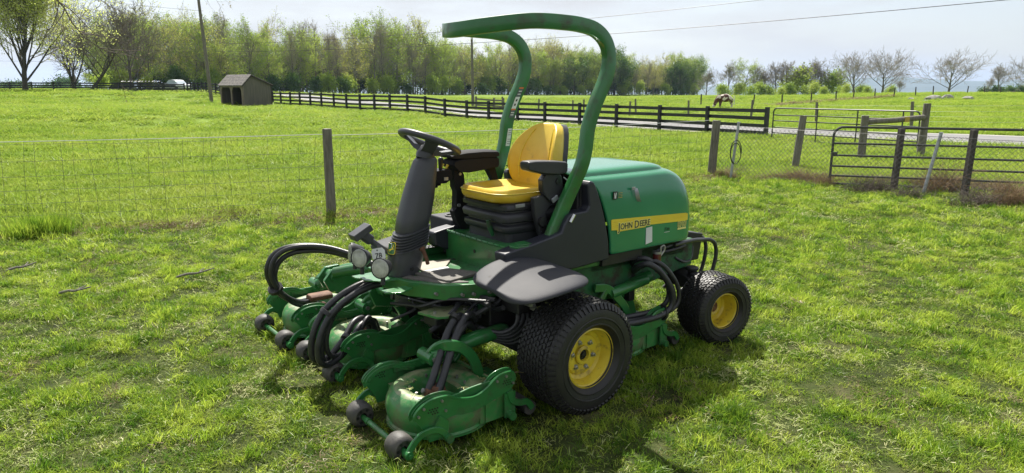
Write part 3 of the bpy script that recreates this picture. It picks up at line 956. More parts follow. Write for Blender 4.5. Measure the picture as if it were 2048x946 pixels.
# fuel filter
mb = MB(); mb.tube([(-1.085, .40, .575), (-1.085, .40, .675)], .030, 18); part('fuel_filter', mb, T['red'], bevel=.006)
mb = MB(); mb.tube([(-1.085, .40, .535), (-1.085, .40, .576)], [.010, .014], 12); mb.tube([(-1.085, .40, .675), (-1.085, .40, .690)], .033, 18)
mb.tube(crom([(-1.10, .42, .66), (-1.125, .43, .70), (-1.12, .43, .73), (-1.10, .42, .72), (-1.10, .42, .69)]), .007, 8)
build_each(mb, 'filter_fitting', T['steel'], MOW)
mb = MB(); mb.tube(crom([(-1.40, .30, .58), (-1.48, .31, .54), (-1.56, .30, .53), (-1.62, .28, .56), (-1.66, .25, .62)]), .010, 8)
mb.tube(crom([(-1.1, .38, .69), (-1.3, .36, .70), (-1.5, .30, .69), (-1.62, .22, .65)]), .008, 8)
mb.tube(crom([(-1.2, .31, .645), (-1.36, .32, .65), (-1.5, .31, .66)]), .012, 8)
build_each(mb, 'fuel_line', T['hose'], MOW)
# ------------------------------------------------ emblem on the column
an = R(22)
bn = Vector((math.cos(an), math.sin(an), .23)).normalized()
bu = Vector((0, 0, 1)); bu = (bu - bn * bu.dot(bn)).normalized(); br = bu.cross(bn)      # br: to the right seen from outside
bc = Vector((.582, -.165, .838)) + bn * .104
def flat_shape(name, pts, c, r_, u_, n_, off, th, mat, parent=MOW):
    mb = MB(); k = len(pts)
    a = [Vector(c) + r_ * x + u_ * y + n_ * off for x, y in pts]
    b = [p + n_ * th for p in a]
    mb.add(a + b, [tuple(range(k)), tuple(range(2 * k - 1, k - 1, -1))] + [(i, (i + 1) % k, (i + 1) % k + k, i + k) for i in range(k)])
    return part(name, mb, mat, parent, smooth=False)
o_ = flat_shape('emblem', [(x, y) for x, y in rrect(.026, .036, .010)], bc, br, bu, bn, 0, .004, T['decalyellow'])
flat_shape('emblem_field', [(x, y) for x, y in rrect(.0235, .0335, .009)], bc, br, bu, bn, .0042, .001, T['green'])
deer = [(-.019, -.012), (-.012, -.006), (-.004, -.004), (.004, .002), (.008, .010), (.010, .018), (.006, .024), (.012, .022), (.016, .026), (.015, .018), (.019, .014), (.014, .010), (.014, .000), (.020, -.006), (.013, -.005), (.008, -.008), (.0, -.010), (-.006, -.016), (-.012, -.026), (-.010, -.014), (-.014, -.014)]
flat_shape('emblem_deer', deer, bc, br, bu, bn, .0055, .001, T['decalyellow'])

# ------------------------------------------------ pedal
mb = MB()
mb.box((.845, -.185, .972), (.125, .085, .042), Matrix.Rotation(R(28), 3, 'Y') @ Matrix.Rotation(R(0), 3, 'Z'))
mb.tube([(.845, -.185, .965), (.81, -.185, .935), (.785, -.185, .915)], 1, flat=(.030, .030), up=(0, 1, 0))
mb.tube([(.79, -.185, .918), (.73, -.18, .868), (.66, -.165, .815)], .020, 8)
part('brake_pedal', mb, T['column'], bevel=.006)

# ------------------------------------------------ work lamps and front bracket
def lamp(c, az, el=0):
    q = Matrix.Rotation(az, 3, 'Z') @ Matrix.Rotation(-el, 3, 'Y')
    mb = MB(); mb.lathe([(.002, -.072), (.022, -.070), (.040, -.058), (.050, -.030), (.058, -.004), (.061, .006), (.061, .014), (.056, .015), (.054, .008)], (0, 0, 0), 'x', 32)
    mb.tube([(-.02, 0, -.045), (-.02, 0, -.075), (-.02, 0, -.10)], [.012, .014, .014], 8)
    mb.v = [tuple(q @ Vector(p) + Vector(c)) for p in mb.v]
    o = part('work_lamp', mb, T['plastic'], angle=50)
    mb = MB(); mb.lathe([(.0555, .010), (.050, .014), (.030, .0185), (.002, .020)], (0, 0, 0), 'x', 32)
    mb.v = [tuple(q @ Vector(p) + Vector(c)) for p in mb.v]
    part('lens', mb, T['lens'], o)
    mb = MB()
    for k in range(9):
        y = -.040 + k * .010; h = math.sqrt(.052 ** 2 - y * y)
        mb.box((.018 - .12 * (y * y), y, 0), (.004, .0028, 2 * h * .95))
    mb.v = [tuple(q @ Vector(p) + Vector(c)) for p in mb.v]
    part('lens_ribs', mb, T['lens'], o, smooth=False)
lamp((.845, -.205, .812), R(28), R(6))
lamp((.835, .040, .800), R(33), R(4))
lamp((.850, -.300, .828), R(-16), R(6))
mb = MB()
mb.prism([(.85, -.33), (.85, -.27), (.78, -.20), (.68, -.18), (.68, -.34)], 'z', .668, .677)
mb.prism([(.84, -.23), (.85, -.16), (.78, -.08), (.68, -.06), (.68, -.20)], 'z', .680, .688)
mb.prism([(.83, .02), (.835, .08), (.76, .13), (.66, .08), (.68, .02)], 'z', .655, .665)
part('lamp_bracket', mb, T['green'], bevel=.002)
# number tag
tn = Vector((.62, .75, .10)).normalized(); tu = Vector((0, 0, 1)); tu = (tu - tn * tu.dot(tn)).normalized(); tu = (tu * math.cos(.17) + tn.cross(tu) * math.sin(.17)).normalized(); tr = tu.cross(tn)
tcn = Vector((.760, -.138, .838))
flat_shape('number_tag', [(-.030, .034), (.026, .034), (.040, .016), (.040, -.026), (.030, -.036), (-.028, -.036), (-.040, -.02), (-.040, .018)], tcn, tr, tu, tn, 0, .0012, T['white'])
place_text('number_print', '78', .042, tcn + tn * .0016 - tr * .022 - tu * .024, tr, tu, T['decalblack'], bold=.0008, extrude=.0004)
flat_shape('number_print', [(x * .006, y * .006) for x, y in ((-1, 0), (-.3, .4), (-.6, 1), (0, .6), (.6, 1), (.4, .3), (1, 0), (.4, -.3), (.5, -1), (0, -.5), (-.6, -1), (-.4, -.3))], tcn + tu * .022 - tr * .004, tr, tu, tn, .0014, .0005, T['decalblack'])
flat_shape('number_print', [(-.024, -.0008), (.022, -.0008), (.022, .0008), (-.024, .0008)], tcn - tu * .029, tr, tu, tn, .0014, .0005, T['decalblack'])
mb = MB(); mb.tube([(.70, -.09, .875), (.69, -.10, .895), (.70, -.12, .90)], .0015, 5); part('tag_string', mb, T['white'])
flat_shape('yellow_tag', [(-.018, .03), (.014, .03), (.016, -.02), (.0, -.034), (-.018, -.02)], Vector((.745, -.10, .765)), tr, tu, tn, 0, .001, T['decalyellow'])

# ------------------------------------------------ cutting decks
HOLES = [(dx, dz) for dz, row in ((0, range(4)), (-.013, range(4)), (-.026, range(3))) for dx in [r_ * .015 + (.0075 if dz == -.013 else 0) for r_ in row]]
def cutting_deck(loc, yaw=0.0, rise=0.0, pitch=0.0, detail=True, mirror=False):
    mb = MB()
    prof = [(.250, .045), (.276, .040), (.278, .050), (.268, .060), (.280, .095), (.284, .130), (.278, .165), (.262, .198), (.238, .220), (.208, .231), (.178, .227), (.152, .210), (.132, .178), (.118, .130), (.05, .118), (.003, .118)]
    mb.lathe(prof, (0, 0, 0), 'z', 56)
    # flattened discharge box behind
    mb.prism([(-.10, -.262), (-.30, -.262), (-.335, -.20), (-.335, .20), (-.30, .262), (-.10, .262)], 'z', .055, .185)
    mb.lathe([(.262, .050), (.285, .040), (.285, .048)], (0, 0, 0), 'z', 56)
    mb.box2((.10, .20, .06), (.16, .272, .17)); mb.box2((.10, -.272, .06), (.16, -.20, .17))
    mb.box2((-.20, .20, .06), (-.13, .272, .17)); mb.box2((-.20, -.272, .06), (-.13, -.20, .17))
    o = part('cutting_deck', mb, T['green_worn'], angle=40)
    o.location = (loc[0], loc[1], rise); o.rotation_euler = (0, pitch, yaw)
    plate = [(.262, .152), (.300, .205), (.305, .228), (.285, .254), (.245, .278), (.20, .290), (.14, .289), (.095, .278), (.06, .258), (.0, .240), (-.05, .236), (-.10, .246), (-.145, .270), (-.18, .296), (-.22, .311),
             (-.275, .314), (-.305, .298), (-.315, .262), (-.300, .232), (-.275, .205), (-.20, .195), (-.12, .170), (-.05, .158), (.02, .160), (.07, .172), (.12, .168), (.155, .150), (.17, .07), (.225, .07), (.235, .11)]
    first = None
    for s in (1, -1):
        mb = MB(); mb.prism(plate, 'y', s * .278, s * .288)
        edge = crom([(x, s * .283, z) for x, z in plate[1:18]], 3)
        mb.tube(edge, .0085, 6)
        for lobe in (plate[1:10], plate[11:20]):
            e2 = crom([(x * .985, s * .250, z - .004) for x, z in lobe], 3)
            mb.tube(e2, .007, 6)
            mb.tube(e2, 1, flat=(.020, .003), up=(0, 0, 1))
        part('side_plate', mb, T['green'], o, angle=45)
        if detail:
            mb = MB()
            for (x, z) in ((.255, .258), (.15, .272), (.285, .225), (.13, .215), (-.19, .285), (-.25, .298), (-.295, .25)):
                mb.tube([(x, s * .286, z), (x, s * .298, z)], .0075, 6)
            build_each(mb, 'bolt', T['steel'], o)
        if detail:
            mb = MB()
            for (hx, hz) in ((.175, .245), (-.285, .275)):
                for dx, dz in HOLES:
                    mb.tube([(hx + dx, s * .277, hz + dz - .003), (hx + dx, s * .2888, hz + dz - .003)], .0048, 8)
            part('adjustment_holes', mb, T['decalblack'], o, smooth=False)
        # front caster arm and hub
        mb = MB()
        arm = crom([(.13, s * .305, .080), (.165, s * .305, .120), (.215, s * .305, .140), (.275, s * .305, .135), (.315, s * .305, .110), (.345, s * .305, .075), (.358, s * .305, .055)], 4)
        mb.tube(arm, 1, flat=(.017, .008), up=(0, 0, 1))
        mb.prism([(.13, .07), (.12, .16), (.17, .20), (.20, .15), (.27, .125), (.23, .10), (.18, .09)], 'y', s * .290, s * .302)
        mb.tube([(.13, s * .285, .075), (.13, s * .335, .075)], .022, 14)
        mb.tube([(.358, s * .285, .056), (.358, s * .325, .056)], .022, 14)
        mb.tube([(.358, s * .325, .056), (.358, s * .335, .056)], .011, 6)
        part('caster_arm', mb, T['green'], o, angle=45)
        mb = MB()
        mb.tube(crom([(-.27, s * .292, .21), (-.29, s * .295, .15), (-.34, s * .295, .125), (-.39, s * .295, .115), (-.425, s * .295, .07)], 4), 1, flat=(.018, .008), up=(0, 0, 1))
        mb.tube([(-.27, s * .285, .075), (-.27, s * .33, .075)], .022, 14)
        mb.prism([(-.31, .06), (-.31, .20), (-.24, .20), (-.24, .06)], 'y', s * .284, s * .293)
        part('rear_arm', mb, T['green'], o, angle=45)
        mb = MB()
        y0 = s * .222
        mb.lathe([(.018, -.052), (.048, -.054), (.060, -.046), (.067, -.028), (.069, 0), (.067, .028), (.060, .046), (.048, .054), (.030, .046), (.018, .046)], (.358, y0, .068), 'y', 28)
        part('roller', mb, T['roller'], o, angle=40)
        mb = MB()
        for k in range(6):
            a = 2 * math.pi * k / 6
            for q in (-.0545, .0525):
                mb.tube([(.358 + .036 * math.cos(a), y0 + q, .068 + .036 * math.sin(a)), (.358 + .036 * math.cos(a), y0 + q + .002, .068 + .036 * math.sin(a))], .008, 8)
        part('roller_holes', mb, T['decalblack'], o, smooth=False)['kind'] = 'stuff'
    mb = MB(); mb.tube([(.358, -.29, .060), (.358, .29, .060)], .015, 12)
    mb.tube([(.358, .11, .060), (.358, .13, .060)], .019, 12); mb.tube([(.358, -.13, .060), (.358, -.11, .060)], .019, 12)
    part('axle', mb, T['green'], o)
    mb = MB(); mb.tube([(-.425, -.28, .062), (-.425, .28, .062)], .040, 20); part('rear_roller', mb, T['roller'], o)
    if detail:
        mb = MB()
        for k in range(10):
            a = 2 * math.pi * k / 10 + .2
            mb.tube([(.150 * math.cos(a), .150 * math.sin(a), .205), (.150 * math.cos(a), .150 * math.sin(a), .222)], .008, 6)
        o_b = part('shell_bolts', mb, T['steel'], o); o_b['kind'] = 'stuff'
        mb = MB()
        mb.box2((-.36, -.26, .10), (-.335, .26, .125)); mb.tube([(-.30, -.27, .195), (-.30, .27, .195)], .012, 10)
        build_each(mb, 'deck_rib', T['green_worn'], o)
    # yoke
    mb = MB()
    for s in (1, -1):
        mb.tube(crom([(-.235, s * .268, .262), (-.16, s * .262, .262), (-.05, s * .255, .255), (.04, s * .265, .250), (.12, s * .27, .250)], 4), 1, flat=(.024, .006), up=(0, 0, 1))
    mb.tube(crom([(-.05, -.255, .262), (-.08, -.18, .30), (-.10, -.10, .345), (-.13, -.03, .365)], 4), 1, flat=(.026, .010), up=(0, 0, 1))
    mb.tube(crom([(-.02, -.13, .33), (-.05, -.07, .40), (-.10, -.01, .415), (-.17, .0, .385), (-.235, .0, .31), (-.27, .0, .22), (-.275, .0, .16)], 5), 1, flat=(.014, .030), up=(0, 1, 0))
    mb.tube([(-.02, -.19, .335), (-.02, -.06, .335)], .036, 18)
    mb.box2((-.40, -.10, .135), (-.30, .12, .185))
    part('yoke', mb, T['green'], o, angle=40)
    mb = MB(); mb.tube([(-.02, -.20, .335), (-.02, -.05, .335)], .014, 10); mb.tube([(-.02, -.208, .335), (-.02, -.19, .335)], .022, 6)
    part('pivot_pin', mb, T['steel'], o)
    # motor
    mb = MB()
    mb.lathe([(.075, .112), (.075, .128), (.045, .130), (.045, .20), (.036, .215), (.002, .215)], (0, 0, 0), 'z', 20)
    mb.box2((-.035, -.05, .135), (.035, .05, .19)); mb.tube([(.02, 0, .17), (.075, 0, .19)], .022, 10)
    part('deck_motor', mb, T['rust'], o, bevel=.003)
    mb = MB()
    mb.tube([(.045, -.015, .175), (.085, -.015, .20)], .014, 8); mb.tube([(.0, .045, .175), (.0, .085, .19)], .014, 8); mb.tube([(.05, .03, .16), (.085, .035, .17)], .012, 8)
    build_each(mb, 'hose_fitting', T['steel'], o)
    return o

d1 = cutting_deck((.735, .455))
d2 = cutting_deck((.615, -.610))
d3 = cutting_deck((.655, -1.345))
d4 = cutting_deck((-.76, .24))
d5 = cutting_deck((-.76, -.62), detail=False)

def hose(pts, r, name='hydraulic_hose', n=10, per=7, mat='hose'):
    mb = MB(); mb.tube(crom(pts, per), r, n); return part(name, mb, T[mat])
def bundle(pts, offs, r, cuffs=()):
    for (a, b, c) in offs:
        hose([(x + a * (1 if i < len(pts) - 1 else .3), y + b * (1 if i < len(pts) - 1 else .5), z + c) for i, (x, y, z) in enumerate(pts)], r)
    for (i, f) in cuffs:
        p = crom(pts, 8); q = p[i]; t = (p[i + 1] - p[i]).normalized()
        mb = MB(); mb.tube([q - t * f / 2, q + t * f / 2], r * 2.3, 12)
        part('cable_tie', mb, T['black'])
# near deck hoses, hanging from the bracket to the motor
P = [(.44, .30, .48), (.50, .33, .525), (.545, .35, .52), (.60, .365, .47), (.68, .40, .36), (.745, .43, .25), (.79, .445, .185), (.78, .45, .165)]
hose(P, .022); hose([(x - .045, y + .03, z + .004) for x, y, z in P[:-1]] + [(.735, .46, .18), (.715, .46, .16)], .022)
hose([(x - .02, y + .05, z - .035) for x, y, z in P[:-1]] + [(.74, .48, .15)], .019)
mb = MB(); mb.tube([(.535, .345, .530), (.555, .352, .518)], .036, 14); part('cable_tie', mb, T['black'])
# middle deck: big forward loop
P = [(.62, -.30, .60), (.74, -.32, .625), (.90, -.34, .575), (1.03, -.36, .475), (1.10, -.37, .34), (1.11, -.38, .22), (1.06, -.40, .155), (.97, -.43, .165), (.86, -.47, .235), (.76, -.53, .31), (.66, -.58, .30), (.62, -.60, .22)]
hose(P, .0205); hose([(x - .055, y + .02, z - .02) for x, y, z in P], .018); hose([(x - .02, y + .055, z - .012) for x, y, z in P], .0205); hose([(x - .085, y + .03, z + .02) for x, y, z in P[1:-2]] + [(.6, -.56, .24)], .016)
for i_ in (3, 8):
    mb = MB(); p = Vector(P[i_]); t = (Vector(P[i_ + 1]) - Vector(P[i_ - 1])).normalized(); p += Vector((-.02, .022, -.005)); mb.tube([p - t * .012, p + t * .012], .052, 14); part('cable_tie', mb, T['black'])
# far deck: loop that rises behind the lamps
P = [(.60, -.55, .66), (.70, -.72, .72), (.84, -.86, .765), (1.00, -.95, .765), (1.10, -.99, .715), (1.14, -1.01, .61), (1.10, -1.04, .49), (1.00, -1.10, .38), (.88, -1.18, .31), (.78, -1.25, .285), (.70, -1.30, .24)]
hose(P, .019); hose([(x - .04, y + .02, z - .035) for x, y, z in P], .018); hose([(x - .01, y + .045, z + .004) for x, y, z in P[:-1]] + [(.72, -1.27, .25)], .017)
mb = MB(); p = Vector(P[6]) + Vector((-.01, .02, -.01)); t = (Vector(P[7]) - Vector(P[5])).normalized(); mb.tube([p - t * .012, p + t * .012], .052, 14); part('cable_tie', mb, T['black'])
mb = MB(); mb.loft([[(x, -1.18 + y, z) for y, z in ((-.05, .30), (-.055, .33), (-.03, .345), (.03, .345), (.055, .33), (.05, .30))] for x in (.64, .67, .78, .81)]); part('motor_cover', mb, T['rust'], bevel=.012)
# rear deck: loop on the near side between the wheels
P = [(-.98, .30, .55), (-.94, .38, .60), (-.96, .45, .625), (-1.04, .49, .56), (-1.13, .51, .43), (-1.14, .51, .32), (-1.06, .50, .265), (-.90, .49, .255), (-.70, .46, .26), (-.52, .42, .30)]
hose(P, .020); hose([(x + .045, y + .03, z + .015) for x, y, z in P], .021); hose([(x + .02, y - .025, z + .040) for x, y, z in P], .018); hose([(x - .035, y + .02, z + .02) for x, y, z in P[1:]], .016)
mb = MB(); p = Vector(P[6]) + Vector((.02, 0, .015)); mb.tube([p + Vector((-.012, 0, -.004)), p + Vector((.012, 0, .004))], .056, 14); part('cable_tie', mb, T['black'])

# lift arms
def lift(pts, r, mat='green'):
    mb = MB(); mb.tube(crom(pts, 6), r, 18); return part('lift_arm', mb, T[mat])
lift([(.16, .26, .33), (.20, .34, .375), (.26, .385, .400), (.36, .395, .400), (.47, .39, .392), (.60, .38, .370), (.71, .36, .34)], .043)
lift([(.20, -.45, .40), (.30, -.60, .425), (.42, -.68, .43), (.58, -.70, .345)], .040)
lift([(.20, -1.00, .46), (.36, -1.20, .48), (.52, -1.36, .43), (.64, -1.42, .34)], .040)
lift([(-.55, .10, .42), (-.70, .22, .40), (-.95, .30, .46), (-1.10, .33, .50)], .042)
lift([(-.55, -.20, .42), (-.70, -.5, .40), (-.80, -.66, .34)], .042)
# far lift fork seen over the loop of hoses
mb = MB()
mb.prism([(.54, .36), (.72, .40), (.76, .48), (.70, .55), (.60, .555), (.56, .50), (.50, .52), (.44, .60), (.40, .58), (.46, .45)], 'y', -1.13, -1.10)
mb.prism([(.54, .36), (.72, .40), (.76, .48), (.70, .55), (.60, .555), (.56, .50), (.50, .52), (.44, .60), (.40, .58), (.46, .45)], 'y', -1.02, -.99)
mb.tube([(.68, -1.16, .50), (.68, -.96, .50)], .035, 16)
mb.tube(crom([(.70, -.95, .54), (.58, -.80, .58), (.40, -.62, .585), (.28, -.45, .56)], 5), .038, 16)
part('lift_fork', mb, T['green'], bevel=.004)
mb = MB()
mb.prism([(.44, .36), (.62, .40), (.66, .50), (.60, .57), (.50, .575), (.44, .50)], 'y', -.52, -.49)
mb.tube([(.58, -.60, .51), (.58, -.40, .51)], .036, 16); mb.tube(crom([(.5, -.45, .42), (.40, -.36, .44), (.25, -.28, .48)], 5), .035, 14)
part('lift_fork', mb, T['green'], bevel=.004)
# bracket the near hoses hang from
mb = MB(); mb.prism([(.66, .13), (.62, .28), (.48, .34), (.36, .30), (.36, .20), (.50, .10)], 'z', .515, .530)
part('hose_bracket', mb, T['green_worn'], bevel=.003)
mb = MB(); mb.box2((.44, .12, .45), (.62, .26, .514)); mb.box2((.40, .10, .36), (.46, .24, .50))
part('cylinder_mount', mb, T['black'], bevel=.01)
mb = MB()
for x, y in ((.60, .22), (.52, .30), (.42, .26)): mb.tube([(x, y, .53), (x, y, .543)], .011, 6)
build_each(mb, 'bracket_bolt', T['steel'], MOW)
# hydraulic cylinders under the platform
mb = MB(); mb.tube([(.62, -.05, .56), (.30, .12, .47)], .016, 12); part('cylinder_rod', mb, T['chrome'])
mb = MB(); mb.tube([(.34, .10, .48), (.0, .24, .44)], .034, 16); mb.tube([(.60, -.30, .52), (.15, -.20, .42)], .032, 16); build_each(mb, 'lift_cylinder', T['black'], MOW)
mb = MB(); mb.box2((.12, -.30, .36), (.30, .34, .58)); mb.box2((.30, -.22, .44), (.50, .10, .585)); part('front_subframe', mb, T['black'], bevel=.012)
# valve block with fittings behind the platform edge
mb = MB(); mb.box2((-.02, .40, .54), (.26, .56, .70)); mb.box2((-.10, .42, .48), (.10, .60, .60)); part('valve_block', mb, T['black'], bevel=.01)
mb = MB()
for (x, y, z) in ((.27, .57, .665), (.24, .58, .625), (.19, .58, .60), (.205, .575, .655), (.16, .57, .57)):
    mb.tube([(x, y - .02, z), (x, y + .015, z), (x, y + .035, z)], [.019, .019, .014], 6)
build_each(mb, 'valve_fitting', T['steel'], MOW)
mb = MB()
for (x, y, z) in ((.07, .615, .575), (.01, .62, .60)):
    mb.tube([(x + .02, y, z), (x - .035, y, z - .005)], .021, 6); mb.tube([(x - .035, y, z), (x - .045, y, z)], .012, 8)
build_each(mb, 'valve_fitting', T['chrome'], MOW)
hose([(.33, .50, .64), (.33, .505, .69), (.28, .51, .70), (.20, .50, .69)], .008, 'steel_pipe', mat='steel')
# clutter of hoses under the platform
r2 = random.Random(4)
for k in range(16):
    x0, y0 = .15 + r2.random() * .25, .1 + r2.random() * .4
    pts = [(x0, y0, .56 + r2.random() * .06)]
    for q in range(4):
        pts.append((pts[-1][0] + r2.uniform(-.02, .16), pts[-1][1] + r2.uniform(-.20, .06), pts[-1][2] - r2.uniform(-.01, .07)))
    hose(pts, r2.choice((.009, .012, .015)), 'hydraulic_hose', 7, 4)
for k in range(5):
    hose([(.22 - k * .03, .50, .60), (.24 - k * .03, .52 + k * .01, .48), (.30 - k * .02, .46, .42 - k * .02), (.38, .36, .44 - k * .01), (.40, .24, .46)], .013, 'hydraulic_hose', 8, 5)
for k in range(6):
    z_ = .52 - k * .012
    hose([(.5 - k * .02, -.4, z_ + .05), (.62, -.2, z_ + .03), (.60 - k * .02, .0, z_ + .04), (.45, .15, z_), (.2, .30, z_)], .010, 'hydraulic_hose', 7, 5)
mb = MB(); mb.box2((-1.1, -.23, .40), (.14, .23, .66)); part('transmission', mb, T['black'], bevel=.03)
mb = MB(); mb.box2((-1.05, -.1, .30), (-.85, .22, .48)); mb.box2((-.99, .22, .33), (-.93, .30, .60)); part('rear_mount', mb, T['black'], bevel=.01)
# rear near deck lift fork visible over the tyre
mb = MB()
mb.tube(crom([(-.56, .33, .50), (-.66, .34, .485), (-.74, .35, .42), (-.82, .36, .33), (-.86, .36, .24)], 5), 1, flat=(.028, .012), up=(0, 0, 1))
mb.tube(crom([(-.66, .34, .475), (-.60, .34, .40), (-.55, .34, .36)], 5), 1, flat=(.02, .012), up=(0, 0, 1))
mb.tube([(-.70, .34, .44), (-.82, .345, .455), (-1.04, .35, .485)], .036, 16)
part('lift_fork', mb, T['green'], angle=40)
# ================================================================== THE PLACE
PT = R(12.0); FPX = 1390.0; CH = 1.79
def wat(px, py, d):
    """world point seen at photo pixel (px, py), d metres ahead"""
    x = (px - 1024) / FPX; z = -(py - 473) / FPX
    v = Vector((x, math.cos(PT) + z * math.sin(PT), -math.sin(PT) + z * math.cos(PT)))
    return v * (d / v.y) + Vector((0, 0, CH))

# ground heights: smooth interpolation through surveyed points
ctrl = [(0, 0, 0), (0, 6, 0), (-5, 8, 0), (5, 8, 0), (-12, 12, 0), (8, 14, 0), (14, 16, 0), (0, 20, 0), (-12, 25, 0.02), (20, 24, -.08), (-30, 20, 0), (30, 12, 0), (-60, 20, .1), (60, 20, .1), (0, -20, 0), (-40, -20, 0), (40, -20, 0)]
for px, py, d in ((719, 222, 50.5), (1035, 244, 41), (1321, 262, 32.7), (1537, 279, 26.5), (488, 215, 58), (548, 213, 60), (372, 185.5, 83), (148, 183, 80), (20, 183, 80), (424, 206, 60), (200, 215, 45),
                  (250, 182, 150), (120, 178, 140), (0, 176, 160), (500, 186, 170), (700, 188, 190), (900, 190, 230), (1100, 190, 270), (1300, 190.5, 290), (1450, 216.5, 70), (1450, 192, 140), (1600, 192, 130), (1760, 188, 120), (1895, 186.5, 120), (2040, 187, 130), (2200, 187, 130),
                  (1900, 205, 80), (1700, 215, 65), (2048, 240, 42), (1637, 246, 44), (1380, 232, 60), (1168, 221, 75)):
    p = wat(px, py, d); ctrl.append((p.x, p.y, p.z))
for x in (-700, -350, 0, 350, 700):
    ctrl.append((x, 520, -6)); ctrl.append((x, 1200, -26))
for x in (60, 140, 240): ctrl.append((x, 240, -1.6))
CT = np.array(ctrl)
def ground_h(x, y):
    x = np.asarray(x, float); y = np.asarray(y, float)
    sh = x.shape; x = x.ravel(); y = y.ravel()
    # distances measured in log-range space so that near points stay local
    def warp(a, b):
        r = np.sqrt(a * a + b * b) + 12.0
        return np.stack([a / r * 1.8, b / r * 1.8, np.log(r)], -1)
    A, B = warp(x, y), warp(CT[:, 0], CT[:, 1])
    out = np.empty(len(x))
    for i in range(0, len(x), 20000):
        d2 = ((A[i:i + 20000, None, :] - B[None]) ** 2).sum(-1)
        w_ = 1.0 / (d2 + .004) ** 2
        out[i:i + 20000] = (w_ * CT[:, 2]).sum(1) / w_.sum(1)
    r = np.sqrt(x * x + y * y)
    out *= np.clip((r - 11) / 10, 0, 1)
    out += .35 * np.clip((r - 30) / 60, 0, 1) * 0
    return out.reshape(sh)
def gz(x, y):
    return float(ground_h([x], [y])[0])

def axis_pts(lo, hi, n, k):
    t = np.linspace(-1, 1, n)
    s = np.sinh(k * t) / math.sinh(k)
    return np.where(s < 0, -s * lo, s * hi)
gx = axis_pts(-4000, 4000, 240, 7.5); gy = axis_pts(-300, 4200, 300, 6.8)
GX, GY = np.meshgrid(gx, gy)
GZ = ground_h(GX, GY)
far = np.clip((GY - 1100) / 3000, 0, 1); GZ -= far * 60
# small bumps in the mown lawn
for i in range(GX.shape[0]):
    if -12 < gy[i] < 34:
        for j in range(GX.shape[1]):
            if abs(gx[j]) < 30:
                GZ[i, j] += .022 * noise.noise((gx[j] * 1.3, gy[i] * 1.3, 0)) + .010 * noise.noise((gx[j] * 4.1, gy[i] * 4.1, 3))
nx = len(gx)
verts = np.stack([GX.ravel(), GY.ravel(), GZ.ravel()], -1)
faces = [(i * nx + j, i * nx + j + 1, (i + 1) * nx + j + 1, (i + 1) * nx + j) for i in range(len(gy) - 1) for j in range(nx - 1)]
gme = bpy.data.meshes.new('ground'); gme.from_pydata(verts.tolist(), [], faces)
gme.polygons.foreach_set('use_smooth', [True] * len(faces))
ground = bpy.data.objects.new('ground', gme); COL.objects.link(ground); tag(ground, kind='structure')

def ground_mat():
    m, N, L_, out = node_mat('pasture_ground')
    g = N.new('ShaderNodeNewGeometry')
    def nz(sc, det=6, ro=.6):
        n = N.new('ShaderNodeTexNoise'); n.inputs['Scale'].default_value = sc; n.inputs['Detail'].default_value = det; n.inputs['Roughness'].default_value = ro
        L_.new(g.outputs['Position'], n.inputs['Vector']); return n
    n1, n2, n3 = nz(.06), nz(1.6, 8, .7), nz(14, 6, .7)
    r1 = ramp(N, [(.35, (.13, .21, .02)), (.52, (.17, .26, .024)), (.68, (.21, .28, .04))]); L_.new(n1.outputs['Fac'], r1.inputs['Fac'])
    r2 = ramp(N, [(.34, (.05, .045, .022)), (.46, (.075, .11, .016)), (.60, (.14, .20, .02)), (.72, (.22, .20, .09))]); L_.new(n2.outputs['Fac'], r2.inputs['Fac'])
    mx = N.new('ShaderNodeMixRGB'); mx.inputs[0].default_value = .35
    L_.new(r1.outputs['Color'], mx.inputs[1]); L_.new(r2.outputs['Color'], mx.inputs[2])
    # near the camera the soil and thatch show between blades
    sx_ = N.new('ShaderNodeSeparateXYZ'); L_.new(g.outputs['Position'], sx_.inputs[0])
    mr = N.new('ShaderNodeMapRange'); mr.inputs['From Min'].default_value = 10; mr.inputs['From Max'].default_value = 22
    L_.new(sx_.outputs['Y'], mr.inputs['Value'])
    soil = ramp(N, [(.36, (.024, .027, .011)), (.5, (.045, .062, .016)), (.66, (.10, .09, .045))]); L_.new(n2.outputs['Fac'], soil.inputs['Fac'])
    m2 = N.new('ShaderNodeMixRGB'); L_.new(mr.outputs['Result'], m2.inputs[0]); L_.new(soil.outputs['Color'], m2.inputs[1]); L_.new(mx.outputs['Color'], m2.inputs[2])
    b = N.new('ShaderNodeBsdfPrincipled'); b.inputs['Roughness'].default_value = .9; b.inputs['Specular IOR Level'].default_value = .1
    L_.new(m2.outputs['Color'], b.inputs['Base Color'])
    bp = N.new('ShaderNodeBump'); bp.inputs['Strength'].default_value = .5; bp.inputs['Distance'].default_value = .05
    L_.new(n3.outputs['Fac'], bp.inputs['Height']); L_.new(bp.outputs['Normal'], b.inputs['Normal'])
    L_.new(b.outputs[0], out.inputs['Surface'])
    return m
gme.materials.append(ground_mat())

